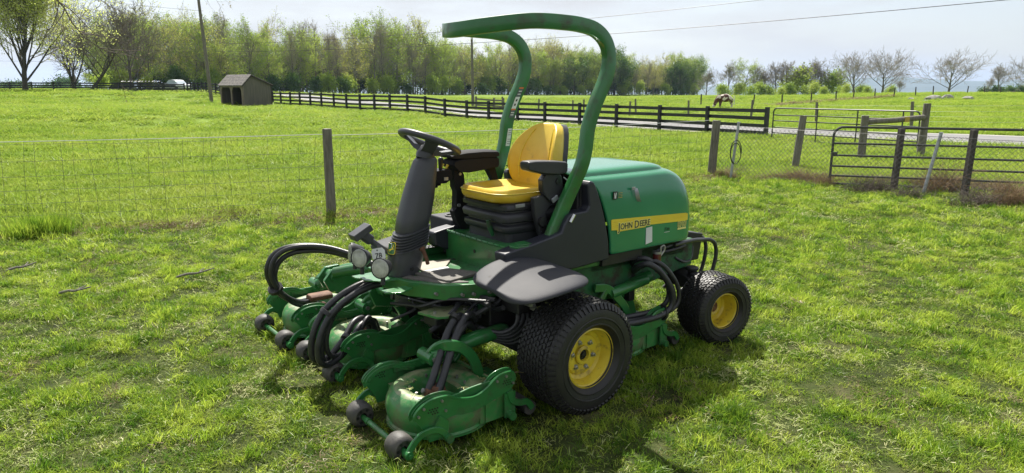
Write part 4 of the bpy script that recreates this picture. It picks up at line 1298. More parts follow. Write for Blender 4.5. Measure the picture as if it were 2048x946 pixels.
# ------------------------------------------------ road
M['asphalt'] = pmat('old_asphalt', (.15, .15, .155), .9, var=(.20, .195, .19), vscale=1.2, bump=.3, bscale=60)
M['gravel'] = pmat('pale_shoulder', (.30, .28, .22), .95, var=(.16, .19, .06), vscale=1.5)
M['paint'] = pmat('road_line_paint', (.75, .74, .70), .7)
road_c = crom([(60, -2), (38, 9), (23.2, 20.2), (17.8, 25.2), (10.6, 33.0), (5.0, 41.0), (-.9, 50), (-17.5, 75), (-34, 99), (-52, 124), (-90, 160)] and [Vector((a, b, 0)) for a, b in ((60, -2), (38, 9), (23.6, 21.0), (17.8, 26.0), (10.9, 33.2), (4.6, 41.6), (-1.6, 51), (-17.5, 75), (-36, 98), (-58, 120), (-100, 150))], 14)
def ribbon(name, center, o0, o1, lift, mat, kind='structure'):
    vs, fs = [], []
    m_ = len(center); K = 5
    for i, p in enumerate(center):
        t = center[min(i + 1, m_ - 1)] - center[max(i - 1, 0)]; n = Vector((t.y, -t.x, 0)).normalized()
        for k in range(K):
            q = p + n * (o0 + (o1 - o0) * k / (K - 1)); vs.append(q)
    h = ground_h([v_.x for v_ in vs], [v_.y for v_ in vs])
    vs = [(v_.x, v_.y, h[i] + lift) for i, v_ in enumerate(vs)]
    for i in range(m_ - 1):
        for k in range(K - 1):
            a = i * K + k; fs.append((a, a + 1, a + 1 + K, a + K))
    mb = MB(); mb.add(vs, fs); o = mb.build(name, mat); tag(o, kind=kind); return o
ribbon('road_shoulder', road_c, -3.2, 3.2, .030, M['gravel'])
ribbon('road', road_c, -2.6, 2.6, .045, M['asphalt'])
ribbon('road_line', road_c, -2.45, -2.33, .050, M['paint']); ribbon('road_line', road_c, 2.33, 2.45, .050, M['paint'])

# ------------------------------------------------ fences
post_mesh = None
def slanted_box(mb, a, b, w, h):
    """board from a to b, w across (horizontal), h high"""
    a, b = Vector(a), Vector(b); t = (b - a); n = Vector((t.y, -t.x, 0)).normalized() * (w / 2); u_ = Vector((0, 0, h / 2))
    vs = [a - n - u_, a + n - u_, a + n + u_, a - n + u_, b - n - u_, b + n - u_, b + n + u_, b - n + u_]
    mb.add(vs, [(0, 1, 2, 3), (7, 6, 5, 4), (0, 4, 5, 1), (1, 5, 6, 2), (2, 6, 7, 3), (3, 7, 4, 0)])
def board_fence(pts, label, rails, ph, pw, mat, bw=.14, side=1, lean=.0, name='board_fence', cat='fence', cap=True):
    base = pts[0]
    f = empty(name, (base[0], base[1], base[2]), 0, label, cat)
    B0 = Vector(base); rr = random.Random(len(pts))
    loc = [Vector(p) - B0 for p in pts]
    pm = None
    for i, p in enumerate(loc):
        if pm is None:
            mb = MB(); mb.box2((-pw / 2, -pw / 2, -.3), (pw / 2, pw / 2, ph)); 
            if cap: mb.prism([(-pw / 2, -pw / 2), (pw / 2, -pw / 2), (pw / 2, pw / 2), (-pw / 2, pw / 2)], 'z', ph - .001, ph + .02)
            pm = mb.build('post', mat, f, smooth=False); q = pm
        else:
            q = pm.copy(); COL.objects.link(q); q.parent = f
        q.location = p
        a = loc[min(i + 1, len(loc) - 1)] - loc[max(i - 1, 0)]
        q.rotation_euler = (rr.uniform(-lean, lean), rr.uniform(-lean, lean), math.atan2(a.y, a.x))
    for i in range(len(loc) - 1):
        a, b = loc[i], loc[i + 1]; t = b - a; n = Vector((t.y, -t.x, 0)).normalized() * (pw / 2 + .017) * side
        tt = t.normalized() * .02
        for z in rails:
            mb = MB(); j = rr.uniform(-.015, .015), rr.uniform(-.015, .015)
            slanted_box(mb, a + n + Vector((0, 0, z + j[0])) + tt, b + n + Vector((0, 0, z + j[1])) - tt, .03, bw)
            mb.build('board', mat, f, smooth=False)
    return f
def gpt(px, d):
    p = wat(px, 190, d); return (p.x, p.y, gz(p.x, p.y))
# long black fence along the road: photo columns of the posts with their ranges
pxs = [1537, 1417, 1321, 1234, 1160, 1090, 1035, 977, 933, 889, 850, 814, 779, 748, 719, 692, 667, 642, 620, 599, 580, 561, 545, 529, 514, 500, 487, 474, 462, 450, 441, 432, 422, 413, 405, 397, 390, 383, 376]
def range_at(px):
    return float(np.interp(px, [376, 460, 561, 719, 889, 1035, 1160, 1321, 1417, 1537], [83, 73, 62.5, 50.5, 44.6, 40.2, 37.0, 32.7, 30.2, 27.2]))
road_fence = board_fence([gpt(x, range_at(x)) for x in pxs], 'long black four-board fence running beside the road from the shed to the far gate', (.20, .47, .76, 1.05), 1.17, .13, M['wood_black'])
lf = [gpt(x, d) for x, d in [(370 - 43.5 * k, 83 - .25 * k) for k in range(13)]]
board_fence(lf, 'black four-board fence crossing the back of the pasture under the big leafy tree', (.17, .42, .68, .94), 1.06, .13, M['wood_black'], side=1)
# small weathered fence beyond the road
board_fence([gpt(x, d) for x, d in ((952, 62), (988, 63), (1007, 60))], 'short weathered plank fence beyond the road behind the roll bar', (.45, .95), 1.15, .13, M['wood_old'], name='plank_fence')

def wire_posts(name, label, cols, hgt, pw, mat, wires=(.5, .85, 1.1), wr=.004):
    b0 = gpt(cols[0][0], cols[0][1]); f = empty(name, b0, 0, label, 'fence'); B0 = Vector(b0); rr = random.Random(5)
    L0 = [Vector(gpt(x, d)) - B0 for x, d in cols]; pm = None
    for p in L0:
        if pm is None:
            mb = MB(); mb.tube([(0, 0, -.3), (0, 0, hgt * .5), (0, 0, hgt)], [pw / 2, pw / 2.05, pw / 2.2], 8); pm = mb.build('post', mat, f); q = pm
        else:
            q = pm.copy(); COL.objects.link(q); q.parent = f
        q.location = p; q.rotation_euler = (rr.uniform(-.05, .05), rr.uniform(-.05, .05), rr.uniform(0, 3)); q.scale = (1, 1, rr.uniform(.92, 1.06))
    for z in wires:
        mb = MB(); mb.tube([p + Vector((0, -.06, z)) for p in L0], wr, 4); mb.build('wire', M['wire'], f)
    return f
wire_posts('pasture_fence', 'weathered wire fence posts climbing the far pasture hill toward the bare trees', [(1403, 82), (1508, 80), (1565, 80), (1623, 82), (1673, 86), (1707, 92), (1750, 96), (1788, 99), (1831, 101), (1866, 103), (1934, 112), (1968, 118), (2000, 122), (2060, 126), (2130, 130)], 1.25, .16, M['wood_dark'], (.9, 1.1))
wire_posts('roadside_wire_fence', 'weathered wire fence with round posts along the far side of the road', [(1005, 66), (1077, 67), (1146, 65), (1168, 62), (1273, 63), (1260, 58), (1379, 58), (1505, 50), (1637, 43), (1830, 36), (2080, 32)], 1.28, .17, M['wood_old'], (.35, .6, .85, 1.12))

# near woven wire fence on the left with a round post
P0, P1, P2 = Vector((-9.6, 7.6, 0)), Vector((-2.60, 9.86, 0)), Vector((4.12, 14.62, 0))
wf = empty('woven_wire_fence', P1, 0, 'woven wire fence with a pale top strand and round post, left of the mower', 'fence')
def round_post(name, loc, h, r, label, cat='post', mat=None, lean=(0, 0), parent=None, sides=14):
    mb = MB(); rr = random.Random(int(abs(loc[0]) * 100)); rings = []
    for k in range(9):
        z = -.3 + (h + .3) * k / 8
        rings.append([((r * (1.06 - .12 * k / 8) + rr.uniform(-.003, .003)) * math.cos(a), (r * (1.06 - .12 * k / 8)) * math.sin(a), z + (rr.uniform(-.004, .004) if k == 8 else 0)) for a in [2 * math.pi * q / sides for q in range(sides)]])
    mb.loft(rings)
    o = mb.build(name, mat or M['wood_old'], parent, angle=50); o.location = loc; o.rotation_euler = (lean[0], lean[1], 0)
    if parent is None: tag(o, label, cat)
    return o
round_post('post', (0, 0, 0), 1.24, .068, '', parent=wf)
round_post('post', Vector((-7.0, -2.26, 0)), 1.24, .068, '', parent=wf)
def wl_(a, b, z, r, mat, sag=.02, n=14, wob=.0):
    pts = []
    for k in range(n + 1):
        t = k / n; p = Vector(a).lerp(Vector(b), t) - P1
        pts.append(p + Vector((0, 0, z - sag * 4 * t * (1 - t) + (random.uniform(-wob, wob) if 0 < k < n else 0))))
    mb = MB(); mb.tube(pts, r, 4); return mb.build('wire', mat, wf)
for z in (.08, .22, .37, .54, .72, .91):
    for a, b in ((P0, P1), (P1, P2)):
        wl_(a, b, z, .0021, M['wire'], .012, 16, .004)
wl_(P0, P1, 1.13, .0018, M['wire'], .03, 16, .01); wl_(P1, P2, 1.10, .0018, M['wire'], .03, 16, .01)
wl_(P0, P1, 1.165, .0045, M['wirepale'], .02); wl_(P1, P2, 1.150, .0045, M['wirepale'], .03)
mb = MB(); rr = random.Random(3)
for a, b, top in ((P0, P1, 1.13), (P1, P2, 1.10)):
    n = int((b - a).length / .21)
    for k in range(n):
        t = (k + rr.uniform(-.2, .2)) / n; p = a.lerp(b, t) - P1
        l1, l2 = rr.uniform(-.05, .05), rr.uniform(-.07, .07)
        d = (b - a).normalized()
        mb.tube([p, p + d * l1 * .4 + Vector((0, 0, .4)), p + d * l1 + Vector((0, 0, .8)), p + d * (l1 + l2 * .5) + Vector((0, 0, top))], .0021, 3, caps=False)
o = mb.build('stay_wires', M['wire'], wf); o['kind'] = 'stuff'

# chain link on the right, in front of the gate
Q0, Q1 = Vector((4.20, 14.60, 0)), Vector((7.75, 13.35, 0))
B_ = wat(1845, 392, 11.9); Q1 = Vector((B_.x, B_.y, 0)); Cc = wat(2230, 418, 10.6); Q2 = Vector((Cc.x, Cc.y, 0)); M0 = wat(1462, 340, 14.0)
cf = empty('chain_link_fence', Q0, 0, 'sagging chain link fence on slim metal poles in front of the long gate', 'fence')
def chain(a, b, h0, h1, name='chain_link'):
    mb = MB(); L0 = (b - a).length; d = (b - a).normalized(); st = .085
    n = int((L0 + 1.3) / st)
    for s in (1, -1):
        for k in range(-16, n):
            pts = []
            for q in range(0, 60):
                x = k * st + q * st / 2; z = q * st / 2
                if s < 0: x = L0 - x
                t = x / L0; hh = h0 + (h1 - h0) * t + .02 * math.sin(t * 9)
                if z > hh or x < 0 or x > L0:
                    if pts: break
                    continue
                pts.append(a - Q0 + d * x + Vector((0, .004 * (1 if (q + (s > 0)) % 2 else -1) + .03 * math.sin(t * 7 + z * 3), z + .03)))
            if len(pts) > 1: mb.tube([pts[0], *pts[1:-1:2], pts[-1]], .0027, 3, caps=False)
    o = mb.build(name, M['wire'], cf, smooth=False); o['kind'] = 'stuff'
    mb = MB(); mb.tube([a - Q0 + Vector((0, 0, h0 + .03)), a.lerp(b, .5) - Q0 + Vector((0, 0, (h0 + h1) / 2 + .01)), b - Q0 + Vector((0, 0, h1 + .03))], .004, 5); mb.build('top_wire', M['wire'], cf)
chain(Q0, Q1, 1.03, .97); chain(Q1, Q2, .97, .93)
def pole(a, b, r, parent, mat='galv'):
    mb = MB(); mb.tube([a, b], r, 10); mb.tube([b, Vector(b) + Vector((0, 0, .012))], r * 1.25, 10); return mb.build('metal_pole', M[mat], parent)
m0 = Vector((M0.x, M0.y, 0)) - Q0
pole(m0, m0 + Vector((.10, .02, 1.13)), .028, cf)
m1 = Q1 - Q0
pole(m1 + Vector((-.02, -.04, 0)), m1 + Vector((.16, -.04, 1.06)), .028, cf)
o = round_post('wooden_post', (Q0.x, Q0.y, 0), 1.15, .085, 'thick weathered wooden post where the wire and chain link fences meet', lean=(0, .04))
p_ = wat(1590, 333, 16.0); round_post('wooden_post', (p_.x, p_.y, 0), 1.20, .080, 'leaning weathered wooden post standing alone behind the chain link', lean=(.0, .08))
mb = MB(); c0 = Vector((M0.x, M0.y - .04, .55))
mb.tube([c0 + Vector((.06 + .11 * math.cos(a), 0, .24 * math.sin(a))) for a in [2 * math.pi * k / 24 for k in range(25)]], .009, 6, caps=False)
mb.tube([c0 + Vector((.05 + .10 * math.cos(a), -.02, .20 * math.sin(a) - .02)) for a in [2 * math.pi * k / 24 for k in range(18)]], .009, 6, caps=False)
o = mb.build('cable_loop', M['black']); tag(o, 'black cable loop hanging on the slim metal pole', 'cable')

# gates
def tube_gate(name, a, b, label, zs, ztop, r, uprights, mat, radius=.16, hang=.05):
    a, b = Vector(a), Vector(b); g = empty(name, a, 0, label, 'gate'); d = (b - a)
    L0 = math.hypot(d.x, d.y); u_ = Vector((d.x / L0, d.y / L0, d.z / L0))
    def P_(x, z): return u_ * x + Vector((0, 0, z))
    mb = MB()
    arc = [P_(radius - radius * math.cos(t), ztop - radius + radius * math.sin(t)) for t in [math.pi / 2 * k / 6 for k in range(7)]]
    arc2 = [P_(L0 - radius + radius * math.sin(t), ztop - radius + radius * math.cos(t)) for t in [math.pi / 2 * k / 6 for k in range(7)]]
    mb.tube([P_(0, hang)] + arc + arc2 + [P_(L0, hang), P_(0, hang)], r * 1.25, 8)
    mb.build('gate_frame', mat, g)
    for z in zs:
        mb = MB(); mb.tube([P_(0, z), P_(L0, z)], r, 8); mb.build('rail', mat, g)
    for x in uprights:
        mb = MB(); mb.tube([P_(x, hang), P_(x, ztop)], r * 1.1, 8); mb.build('upright', mat, g)
    return g
ga = wat(1658, 372, 13.0); gb = wat(2330, 400, 11.3)
gate1 = tube_gate('farm_gate', (ga.x, ga.y, 0.0), (gb.x, gb.y, 0), 'long dark tubular gate behind the chain link, at the right edge of the lawn', (.20, .38, .58, .80), 1.10, .019, (), M['gate'])
mb = MB(); mb.box((.03, -.02, .60), (.10, .05, .08)); mb.build('latch', M['gate'], gate1)
for px, h, lab in ((1783, 1.10, 'square dark wooden post against the gate, left of the slim metal pole'), (1925, 1.12, 'square dark wooden post against the gate with dry brush heaped at its foot'), (2120, 1.12, 'square dark wooden post')):
    if px > 2048: continue
    p_ = wat(px, 385, 12.45 if px < 1800 else 11.75)
    mb = MB(); mb.box2((-.045, -.045, -.3), (.045, .045, h)); o = mb.build('gate_post', M['wood_dark'], bevel=.006); o.location = (p_.x, p_.y - .05, 0); o.rotation_euler = (0, R(1.5), .15); tag(o, lab, 'post')
g0 = wat(1543, 280, 26.2); g1 = wat(1832, 303, 21.0)
gate2 = tube_gate('farm_gate', (g0.x, g0.y, gz(g0.x, g0.y)), (g1.x, g1.y, gz(g1.x, g1.y)), 'dark tubular gate farther back, hung from the end post of the black fence', (.28, .48, .72, .93), 1.18, .020, (2.0, 3.6, 5.2), M['gate'])
pa = wat(1722, 316, 17.9); pb = wat(1840, 312, 18.3)
br = empty('post_and_rail_brace', (pa.x, pa.y, 0), 0, 'weathered two-post timber brace with a yellow plate on its crossbar', 'fence brace')
round_post('post', (0, 0, 0), 1.12, .095, '', parent=br); d_ = Vector((pb.x - pa.x, pb.y - pa.y, 0)); round_post('post', d_, 1.42, .095, '', parent=br, lean=(0, .02))
mb = MB(); mb.tube([Vector((0, -.03, .97)), d_ * .5 + Vector((0, -.03, 1.0)), d_ + Vector((0, -.03, 1.07))], .07, 12); mb.build('crossbar', M['wood_old'], br)
mb = MB(); mb.box(tuple(d_ * .66 + Vector((0, -.125, 1.02))), (.14, .01, .13), Matrix.Rotation(math.atan2(d_.y, d_.x), 3, 'Z')); mb.build('yellow_plate', pmat('yellow_plate_paint', (.50, .36, .06), .5, var=(.35, .25, .05)), br)

# ------------------------------------------------ run-in shed
M['siding'] = pmat('grey_brown_siding', (.105, .098, .085), .8, var=(.14, .128, .105), vscale=2, bump=.3, bscale=20, stretch=(3, 3, .4))
M['trim'] = pmat('brown_trim', (.17, .14, .11), .8, var=(.22, .19, .15), vscale=3)
M['shingle'] = pmat('grey_shingles', (.12, .115, .112), .9, var=(.22, .20, .18), vscale=5, bump=.5, bscale=30)
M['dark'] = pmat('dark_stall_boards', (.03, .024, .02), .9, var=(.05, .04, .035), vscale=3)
sa = wat(488, 215, 58.0)
S = empty('run_in_shed', (sa.x, sa.y, gz(sa.x, sa.y) - .03), 0, 'small grey-brown run-in shed with shingled roof and two open bays in the pasture', 'shed')
S.rotation_euler = (0, 0, R(57)); S.scale = (.80, .80, .93)
# local: x along the gable wall (to the right), y away along the open front... front corner at origin
Wd, Ln = 3.55, 3.7
def sb_(name, mb, mat, **k): return mb.build(name, M[mat], S, **k)
# gable (right facing) wall lies in the x direction at y=0; open front lies along +y at x=0, running back-left
ap = (1.05, 2.78)
mb = MB(); mb.prism([(0, 0), (Wd, 0), (Wd, 1.98), ap, (0, 1.95)], 'y', 0, .06); sb_('wall', mb, 'siding')
mb = MB(); mb.prism([(0, 0), (Wd, 0), (Wd, 1.98), ap, (0, 1.95)], 'y', Ln - .06, Ln); sb_('wall', mb, 'siding')
mb = MB(); mb.box2((Wd - .06, .06, 0), (Wd, Ln - .06, 1.96)); sb_('wall', mb, 'dark')
mb = MB()
for k in range(int(Wd / .2)): mb.box2((.1 + k * .2, -.012, .02), (.112 + k * .2, 0, 1.93))
o = sb_('siding_battens', mb, 'siding', smooth=False); o['kind'] = 'stuff'
for a in (0.0, Wd - .10):
    mb = MB(); mb.box2((a, -.03, 0), (a + .10, -.013, 1.93)); sb_('corner_trim', mb, 'trim' if a == 0 else 'dark')
for y0 in (0.0, Ln / 2 - .10, Ln - .20):
    mb = MB(); mb.box2((-.04, y0, 0), (.10, y0 + .20, 1.95)); sb_('bay_post', mb, 'trim')
mb = MB(); mb.box2((-.04, 0, 1.72), (.08, Ln, 1.95)); sb_('header', mb, 'trim')
for y0, s in ((.20, 1), (Ln / 2 - .10, -1), (Ln / 2 + .10, 1), (Ln - .20, -1)):
    mb = MB(); mb.prism([(y0, 1.72), (y0 + s * .20, 1.72), (y0, 1.45)], 'x', -.03, .05); sb_('corner_brace', mb, 'trim')
mb = MB(); mb.box2((.1, .06, .02), (Wd - .06, Ln - .06, .05)); sb_('floor', mb, 'dark')
for (q0, q1) in (((-.18, 1.83), ap), (ap, (Wd + .15, 1.90))):
    x0, z0 = q0; x1, z1 = q1
    n = 7 if q0[0] < 0 else 12
    mb = MB(); mb.prism([(x0, z0 + .0), (x1, z1 + .0), (x1, z1 + .06), (x0, z0 + .06)], 'y', -.15, Ln + .15); sb_('roof', mb, 'shingle')
    mb = MB()
    for k in range(n):
        t0, t1 = k / n, (k + 1) / n
        if q0[0] < 0: a_, b_ = (x0 + (x1 - x0) * t0, z0 + (z1 - z0) * t0), (x0 + (x1 - x0) * t1, z0 + (z1 - z0) * t1)
        else: b_, a_ = (x0 + (x1 - x0) * t0, z0 + (z1 - z0) * t0), (x0 + (x1 - x0) * t1, z0 + (z1 - z0) * t1)
        mb.prism([(a_[0], a_[1] + .062), (b_[0], b_[1] + .062), (b_[0], b_[1] + .066), (a_[0], a_[1] + .082)], 'y', -.16, Ln + .16)
    o = sb_('shingle_courses', mb, 'shingle', smooth=False); o['kind'] = 'stuff'
    mb = MB(); mb.prism([(x0, z0 - .09), (x1, z1 - .09), (x1, z1 + .0), (x0, z0 + .0)], 'y', -.17, -.14); sb_('fascia', mb, 'dark')

# ------------------------------------------------ utility poles and lines
def util_pole(base, h, r, lean, label, arm=True):
    o = empty('utility_pole', base, 0, label, 'utility pole')
    mb = MB(); mb.tube([(0, 0, -.5), (lean[0] * .5, 0, h * .5), (lean[0], lean[1], h)], [r * 1.1, r * .9, r * .65], 10); mb.build('pole_shaft', M['wood_old'], o)
    mb = MB(); mb.tube([(lean[0] * .95, -.2, h * .93), (lean[0] * .95, -.2, h * .93 + .25)], .06, 8); mb.build('insulator', M['white'], o)
    mb = MB(); mb.tube([(lean[0] * .985, -.12, h * .985), (lean[0] * .985 + .3, -.2, h * .985)], .03, 6); mb.build('bracket', M['galv'], o)
    return o
ub = wat(424, 206, 62); ubz = gz(ub.x, ub.y)
util_pole((ub.x, ub.y, ubz), 11.5, .15, (-.50, 0), 'tall leaning wooden utility pole beside the shed')
u2 = wat(946, 213, 76); u2z = gz(u2.x, u2.y)
util_pole((u2.x, u2.y, u2z), 7.6, .16, (-.05, 0), 'shorter pale utility pole beyond the road, seen under the roll bar')
u3 = wat(335, 170, 150); 
def cable(a, b, sag, r=.016, lab=None):
    pts = [Vector(a).lerp(Vector(b), k / 24) - Vector((0, 0, sag * 4 * (k / 24) * (1 - k / 24))) for k in range(25)]
    mb = MB(); mb.tube([p - pts[0] for p in pts], r, 4); o = mb.build('power_line', M['black']); o.location = pts[0]; tag(o, lab, 'power line')
ptop = Vector((ub.x - .65, ub.y, ubz + 7.4))
cable(wat(430, 103, 61.5), wat(2300, -28, 24), .55, .013, 'lower thick overhead line crossing behind the roll bar to the right')
cable(wat(430, 88, 61.5), wat(2100, -70, 26), .55, .011, 'upper thin overhead line leaving the frame above the roll bar')
cable(wat(407, 22, 62), wat(-200, -60, 50), .3, .012, 'thin overhead line running left from the leaning pole')
cable(wat(424, 110, 62), wat(-100, 118, 90), .4, .010, 'low thin line running left from the leaning pole across the woods')
cable(wat(409, 0, 62), wat(445, 40, 60), .0, .008, 'short slack line by the top of the leaning pole')
# ================================================================== TREES
M['bark'] = pmat('grey_bark', (.085, .078, .068), .9, var=(.20, .185, .16), vscale=1.2, bump=.3, bscale=8)
M['bark_dark'] = pmat('dark_bark', (.045, .04, .036), .9, var=(.08, .07, .06), vscale=2, bump=.4, bscale=12)
M['twig'] = pmat('grey_brown_twigs', (.25, .22, .19), .9, var=(.32, .29, .24), vscale=.3)
M['twig_dark'] = pmat('brown_twigs', (.11, .09, .072), .9, var=(.16, .13, .11), vscale=.5)
M['leaf_spring'] = leaf_mat('spring_leaves', (.19, .28, .045), (.33, .44, .07), (.42, .50, .10), .25, .55, obj_rand=.25)
M['leaf_gold'] = leaf_mat('yellow_green_buds', (.34, .36, .07), (.46, .48, .10), (.50, .46, .15), .3, .55, obj_rand=.2)
M['leaf_big'] = leaf_mat('unfolding_leaves', (.50, .56, .13), (.62, .68, .20), (.68, .70, .26), .3, .6)
M['leaf_deep'] = leaf_mat('full_green_leaves', (.05, .10, .025), (.09, .17, .035), (.15, .24, .05), .4, .45, obj_rand=.25)
M['leaf_bud'] = leaf_mat('brownish_buds', (.26, .22, .14), (.32, .28, .15), (.36, .34, .16), .4, .4, obj_rand=.2)

def grow(seed, H, tr, nprim, split0, spread, depth, twl, leaves, lsize, up=.3, trunk_top=.85, round_=False, droop=0, leafy_from=2, lean=(0, 0), wig=.12, sub=(5, 4, 4), fork=0, wl_s=.02):
    rr = random.Random(seed)
    trunk, twigs, leaf = MB(), MB(), MB()
    tips = []
    def seg(p, d, L0, r, n, lev, upb):
        pts = [Vector(p)]; d = Vector(d).normalized()
        for k in range(n):
            d = (d + Vector((rr.gauss(0, wig), rr.gauss(0, wig), rr.gauss(0, wig * .6) + upb))).normalized()
            pts.append(pts[-1] + d * (L0 / n))
        rad = [max(wl_s * .5, r * (1 - .75 * k / n)) for k in range(n + 1)]
        (trunk if lev <= 1 else twigs).tube(pts, rad, 6 if lev == 0 else (5 if lev == 1 else 3), caps=False)
        return pts, d
    def branch(p, d, L0, r, lev):
        n = (4, 4, 3, 2, 2)[min(lev, 4)]
        pts, dd = seg(p, d, L0, r, n, lev, up * .12 - droop * (lev > 1) * .1)
        if lev >= leafy_from:
            for q in pts[1:]: tips.append((q, lev))
        if lev >= depth: return
        ns = sub[min(lev - 1, len(sub) - 1)]
        for k in range(ns):
            t = .25 + .75 * (k + rr.random() * .8) / ns; i = min(int(t * n), n - 1); q = pts[i].lerp(pts[i + 1], t * n - i)
            base = (pts[i + 1] - pts[i]).normalized()
            a = rr.uniform(0, 6.28); side = base.orthogonal(); side.rotate(Matrix.Rotation(a, 3, base))
            ang = rr.uniform(.45, .95)
            nd = base * math.cos(ang) + side * math.sin(ang)
            branch(q, nd, L0 * rr.uniform(.42, .62) * (1.15 - .4 * t), r * .5, lev + 1)
        branch(pts[-1], dd, L0 * .5, r * .35, lev + 1)
    tp = [Vector((0, 0, -.4))]; d = Vector((lean[0], lean[1], 1)).normalized(); n = 8
    for k in range(n):
        d = (d + Vector((rr.gauss(0, .04), rr.gauss(0, .04), .03))).normalized()
        tp.append(tp[-1] + d * (H * trunk_top / n))
    trunk.tube(tp, [tr * (1.25 if k == 0 else (1 - .78 * k / n)) for k in range(n + 1)], 8, caps=False)
    for k in range(nprim):
        t = split0 + (1 - split0) * (k + rr.random() * .6) / nprim; t = min(t, .995); i = min(int(t * n), n - 1)
        q = tp[i].lerp(tp[i + 1], t * n - i); a = k * 2.4 + rr.uniform(-.5, .5)
        el = rr.uniform(.25, .6) + up * (.5 + t)
        L0 = spread * (1.15 - .55 * (t - split0) / (1 - split0 + .01)) * rr.uniform(.75, 1.15)
        if round_: u1 = (t - split0) / (1 - split0 + .01); L0 = spread * (.55 + .75 * math.sin(math.pi * min(1, .12 + .80 * u1))) * rr.uniform(.65, 1.2); el = rr.uniform(.05, .45) + up * (.3 + t)
        branch(q, (math.cos(a) * math.cos(el), math.sin(a) * math.cos(el), math.sin(el)), L0, tr * (.42 - .22 * t), 1)
    if leaves:
        for k in range(leaves):
            q, lev = tips[rr.randrange(len(tips))]
            c = q + Vector((rr.gauss(0, 1), rr.gauss(0, 1), rr.gauss(0, .8))) * lsize * 1.3
            s = lsize * rr.uniform(.5, 1.2); a = Vector((rr.gauss(0, 1), rr.gauss(0, 1), rr.gauss(0, 1))).normalized(); b = a.orthogonal().normalized(); b.rotate(Matrix.Rotation(rr.uniform(0, 6), 3, a))
            leaf.add([c - a * s * .5, c + b * s * .32, c + a * s * .5, c - b * s * .32], [(0, 1, 2, 3)])
    return trunk, twigs, leaf
def tree_proto(name, bark, twigm, leafm, **k):
    tk, tw, lf = grow(**k)
    o = []
    for nm, mb, mt in (('trunk', tk, bark), ('twigs', tw, twigm), ('crown', lf, leafm)):
        if mb.v:
            me_o = mb.build(nm, M[mt], smooth=(nm == 'trunk'), fix=False, angle=60); o.append((nm, me_o.data)); bpy.data.objects.remove(me_o)
    return o
def plant_tree(proto, loc, rz, sc, label, cat='tree', group=None, name='tree', scz=None):
    t = empty(name, loc, rz, label, cat, group); t.scale = (sc, sc, scz or sc)
    for nm, me in proto:
        c = bpy.data.objects.new(nm, me); COL.objects.link(c); c.parent = t
        if nm != 'trunk': c['kind'] = 'stuff'
    return t
wood = []
for k in range(4):   # tall, bare, grey
    wood.append(('bare', tree_proto('w', 'bark', 'twig', 'leaf_bud', seed=10 + k, H=19, tr=.26, nprim=15, split0=.22, spread=4.4, depth=3, twl=0, leaves=500, lsize=.26, up=.75, sub=(6, 5, 4), wl_s=.05, trunk_top=.85)))
for k in range(4):   # tall with fresh leaves
    wood.append(('leafy', tree_proto('w', 'bark', 'twig', 'leaf_spring', seed=30 + k, H=18, tr=.25, nprim=15, split0=.18, spread=4.9, depth=3, twl=0, leaves=5600, lsize=.34, up=.50, sub=(6, 5, 3), wl_s=.05, round_=True, trunk_top=.80)))
for k in range(3):   # golden buds
    wood.append(('gold', tree_proto('w', 'bark', 'twig', 'leaf_gold', seed=50 + k, H=17, tr=.22, nprim=14, split0=.2, spread=4.8, depth=3, twl=0, leaves=3000, lsize=.30, up=.55, sub=(6, 5, 3), wl_s=.05, round_=True, trunk_top=.80)))
for k in range(3):   # full deep green
    wood.append(('full', tree_proto('w', 'bark_dark', 'twig', 'leaf_deep', seed=70 + k, H=15, tr=.28, nprim=16, split0=.16, spread=5.2, depth=3, twl=0, leaves=9000, lsize=.42, up=.35, sub=(6, 5, 3), wl_s=.05, round_=True)))
for k in range(3):   # understory bush
    wood.append(('bush', tree_proto('w', 'bark_dark', 'twig', ('leaf_deep', 'leaf_spring', 'leaf_spring')[k], seed=90 + k, H=4.2, tr=.08, nprim=12, split0=.03, spread=2.4, depth=2, twl=0, leaves=2600, lsize=.36, up=.5, sub=(6, 5), wl_s=.04, leafy_from=1)))
def pick(kind, rr): return rr.choice([p for k_, p in wood if k_ == kind])
LAB = {'bare': ('tall bare grey-brown tree, one of many standing in the wood line behind the pasture', 'bare trees of the wood line'),
       'leafy': ('tall slender tree in fresh light green leaf, one of many in the wood line', 'fresh green trees of the wood line'),
       'gold': ('slender tree hazed with yellow-green buds, one of many in the wood line', 'budding trees of the wood line'),
       'full': ('dark green fully leafed tree, one of several in the right part of the wood line', 'dark green trees of the wood line'),
       'bush': ('low leafy bush, one of many along the foot of the wood line', 'bushes at the foot of the wood line')}
rr = random.Random(21)
# wood line: photo column, range, height of the tree tops
W = [(175, 165), (300, 165), (420, 170), (560, 178), (700, 192), (820, 212), (930, 240), (1050, 262), (1180, 275), (1300, 290), (1400, 300)]
TOPY = [(150, 75), (230, 42), (300, 30), (350, 46), (420, 42), (500, 42), (580, 50), (650, 58), (700, 75), (765, 40), (830, 52), (870, 80), (960, 100), (1040, 95), (1120, 92), (1170, 95), (1230, 112), (1290, 120), (1370, 112), (1400, 118)]
def wood_tree(px, d, kind, fac=1.0):
    yt = np.interp(px, [a for a, _ in TOPY], [b for _, b in TOPY])
    p = wat(px, 190, d); z = gz(p.x, p.y)
    top = wat(px, yt, d).z
    H = (top - z) * fac
    base = {'bare': 19, 'leafy': 18, 'gold': 17, 'full': 15, 'bush': 4.2}[kind] * 1.02
    if kind == 'bush': H = 4.2 * rr.uniform(.6, 1.4)
    s = H / base
    plant_tree(pick(kind, rr), (p.x, p.y, z), rr.uniform(0, 6.28), s * rr.uniform(.9, 1.12) if kind != 'bush' else s, LAB[kind][0], 'tree' if kind != 'bush' else 'bush', LAB[kind][1], {'bush': 'bush'}.get(kind, 'tree'), scz=s)
px = 205.0
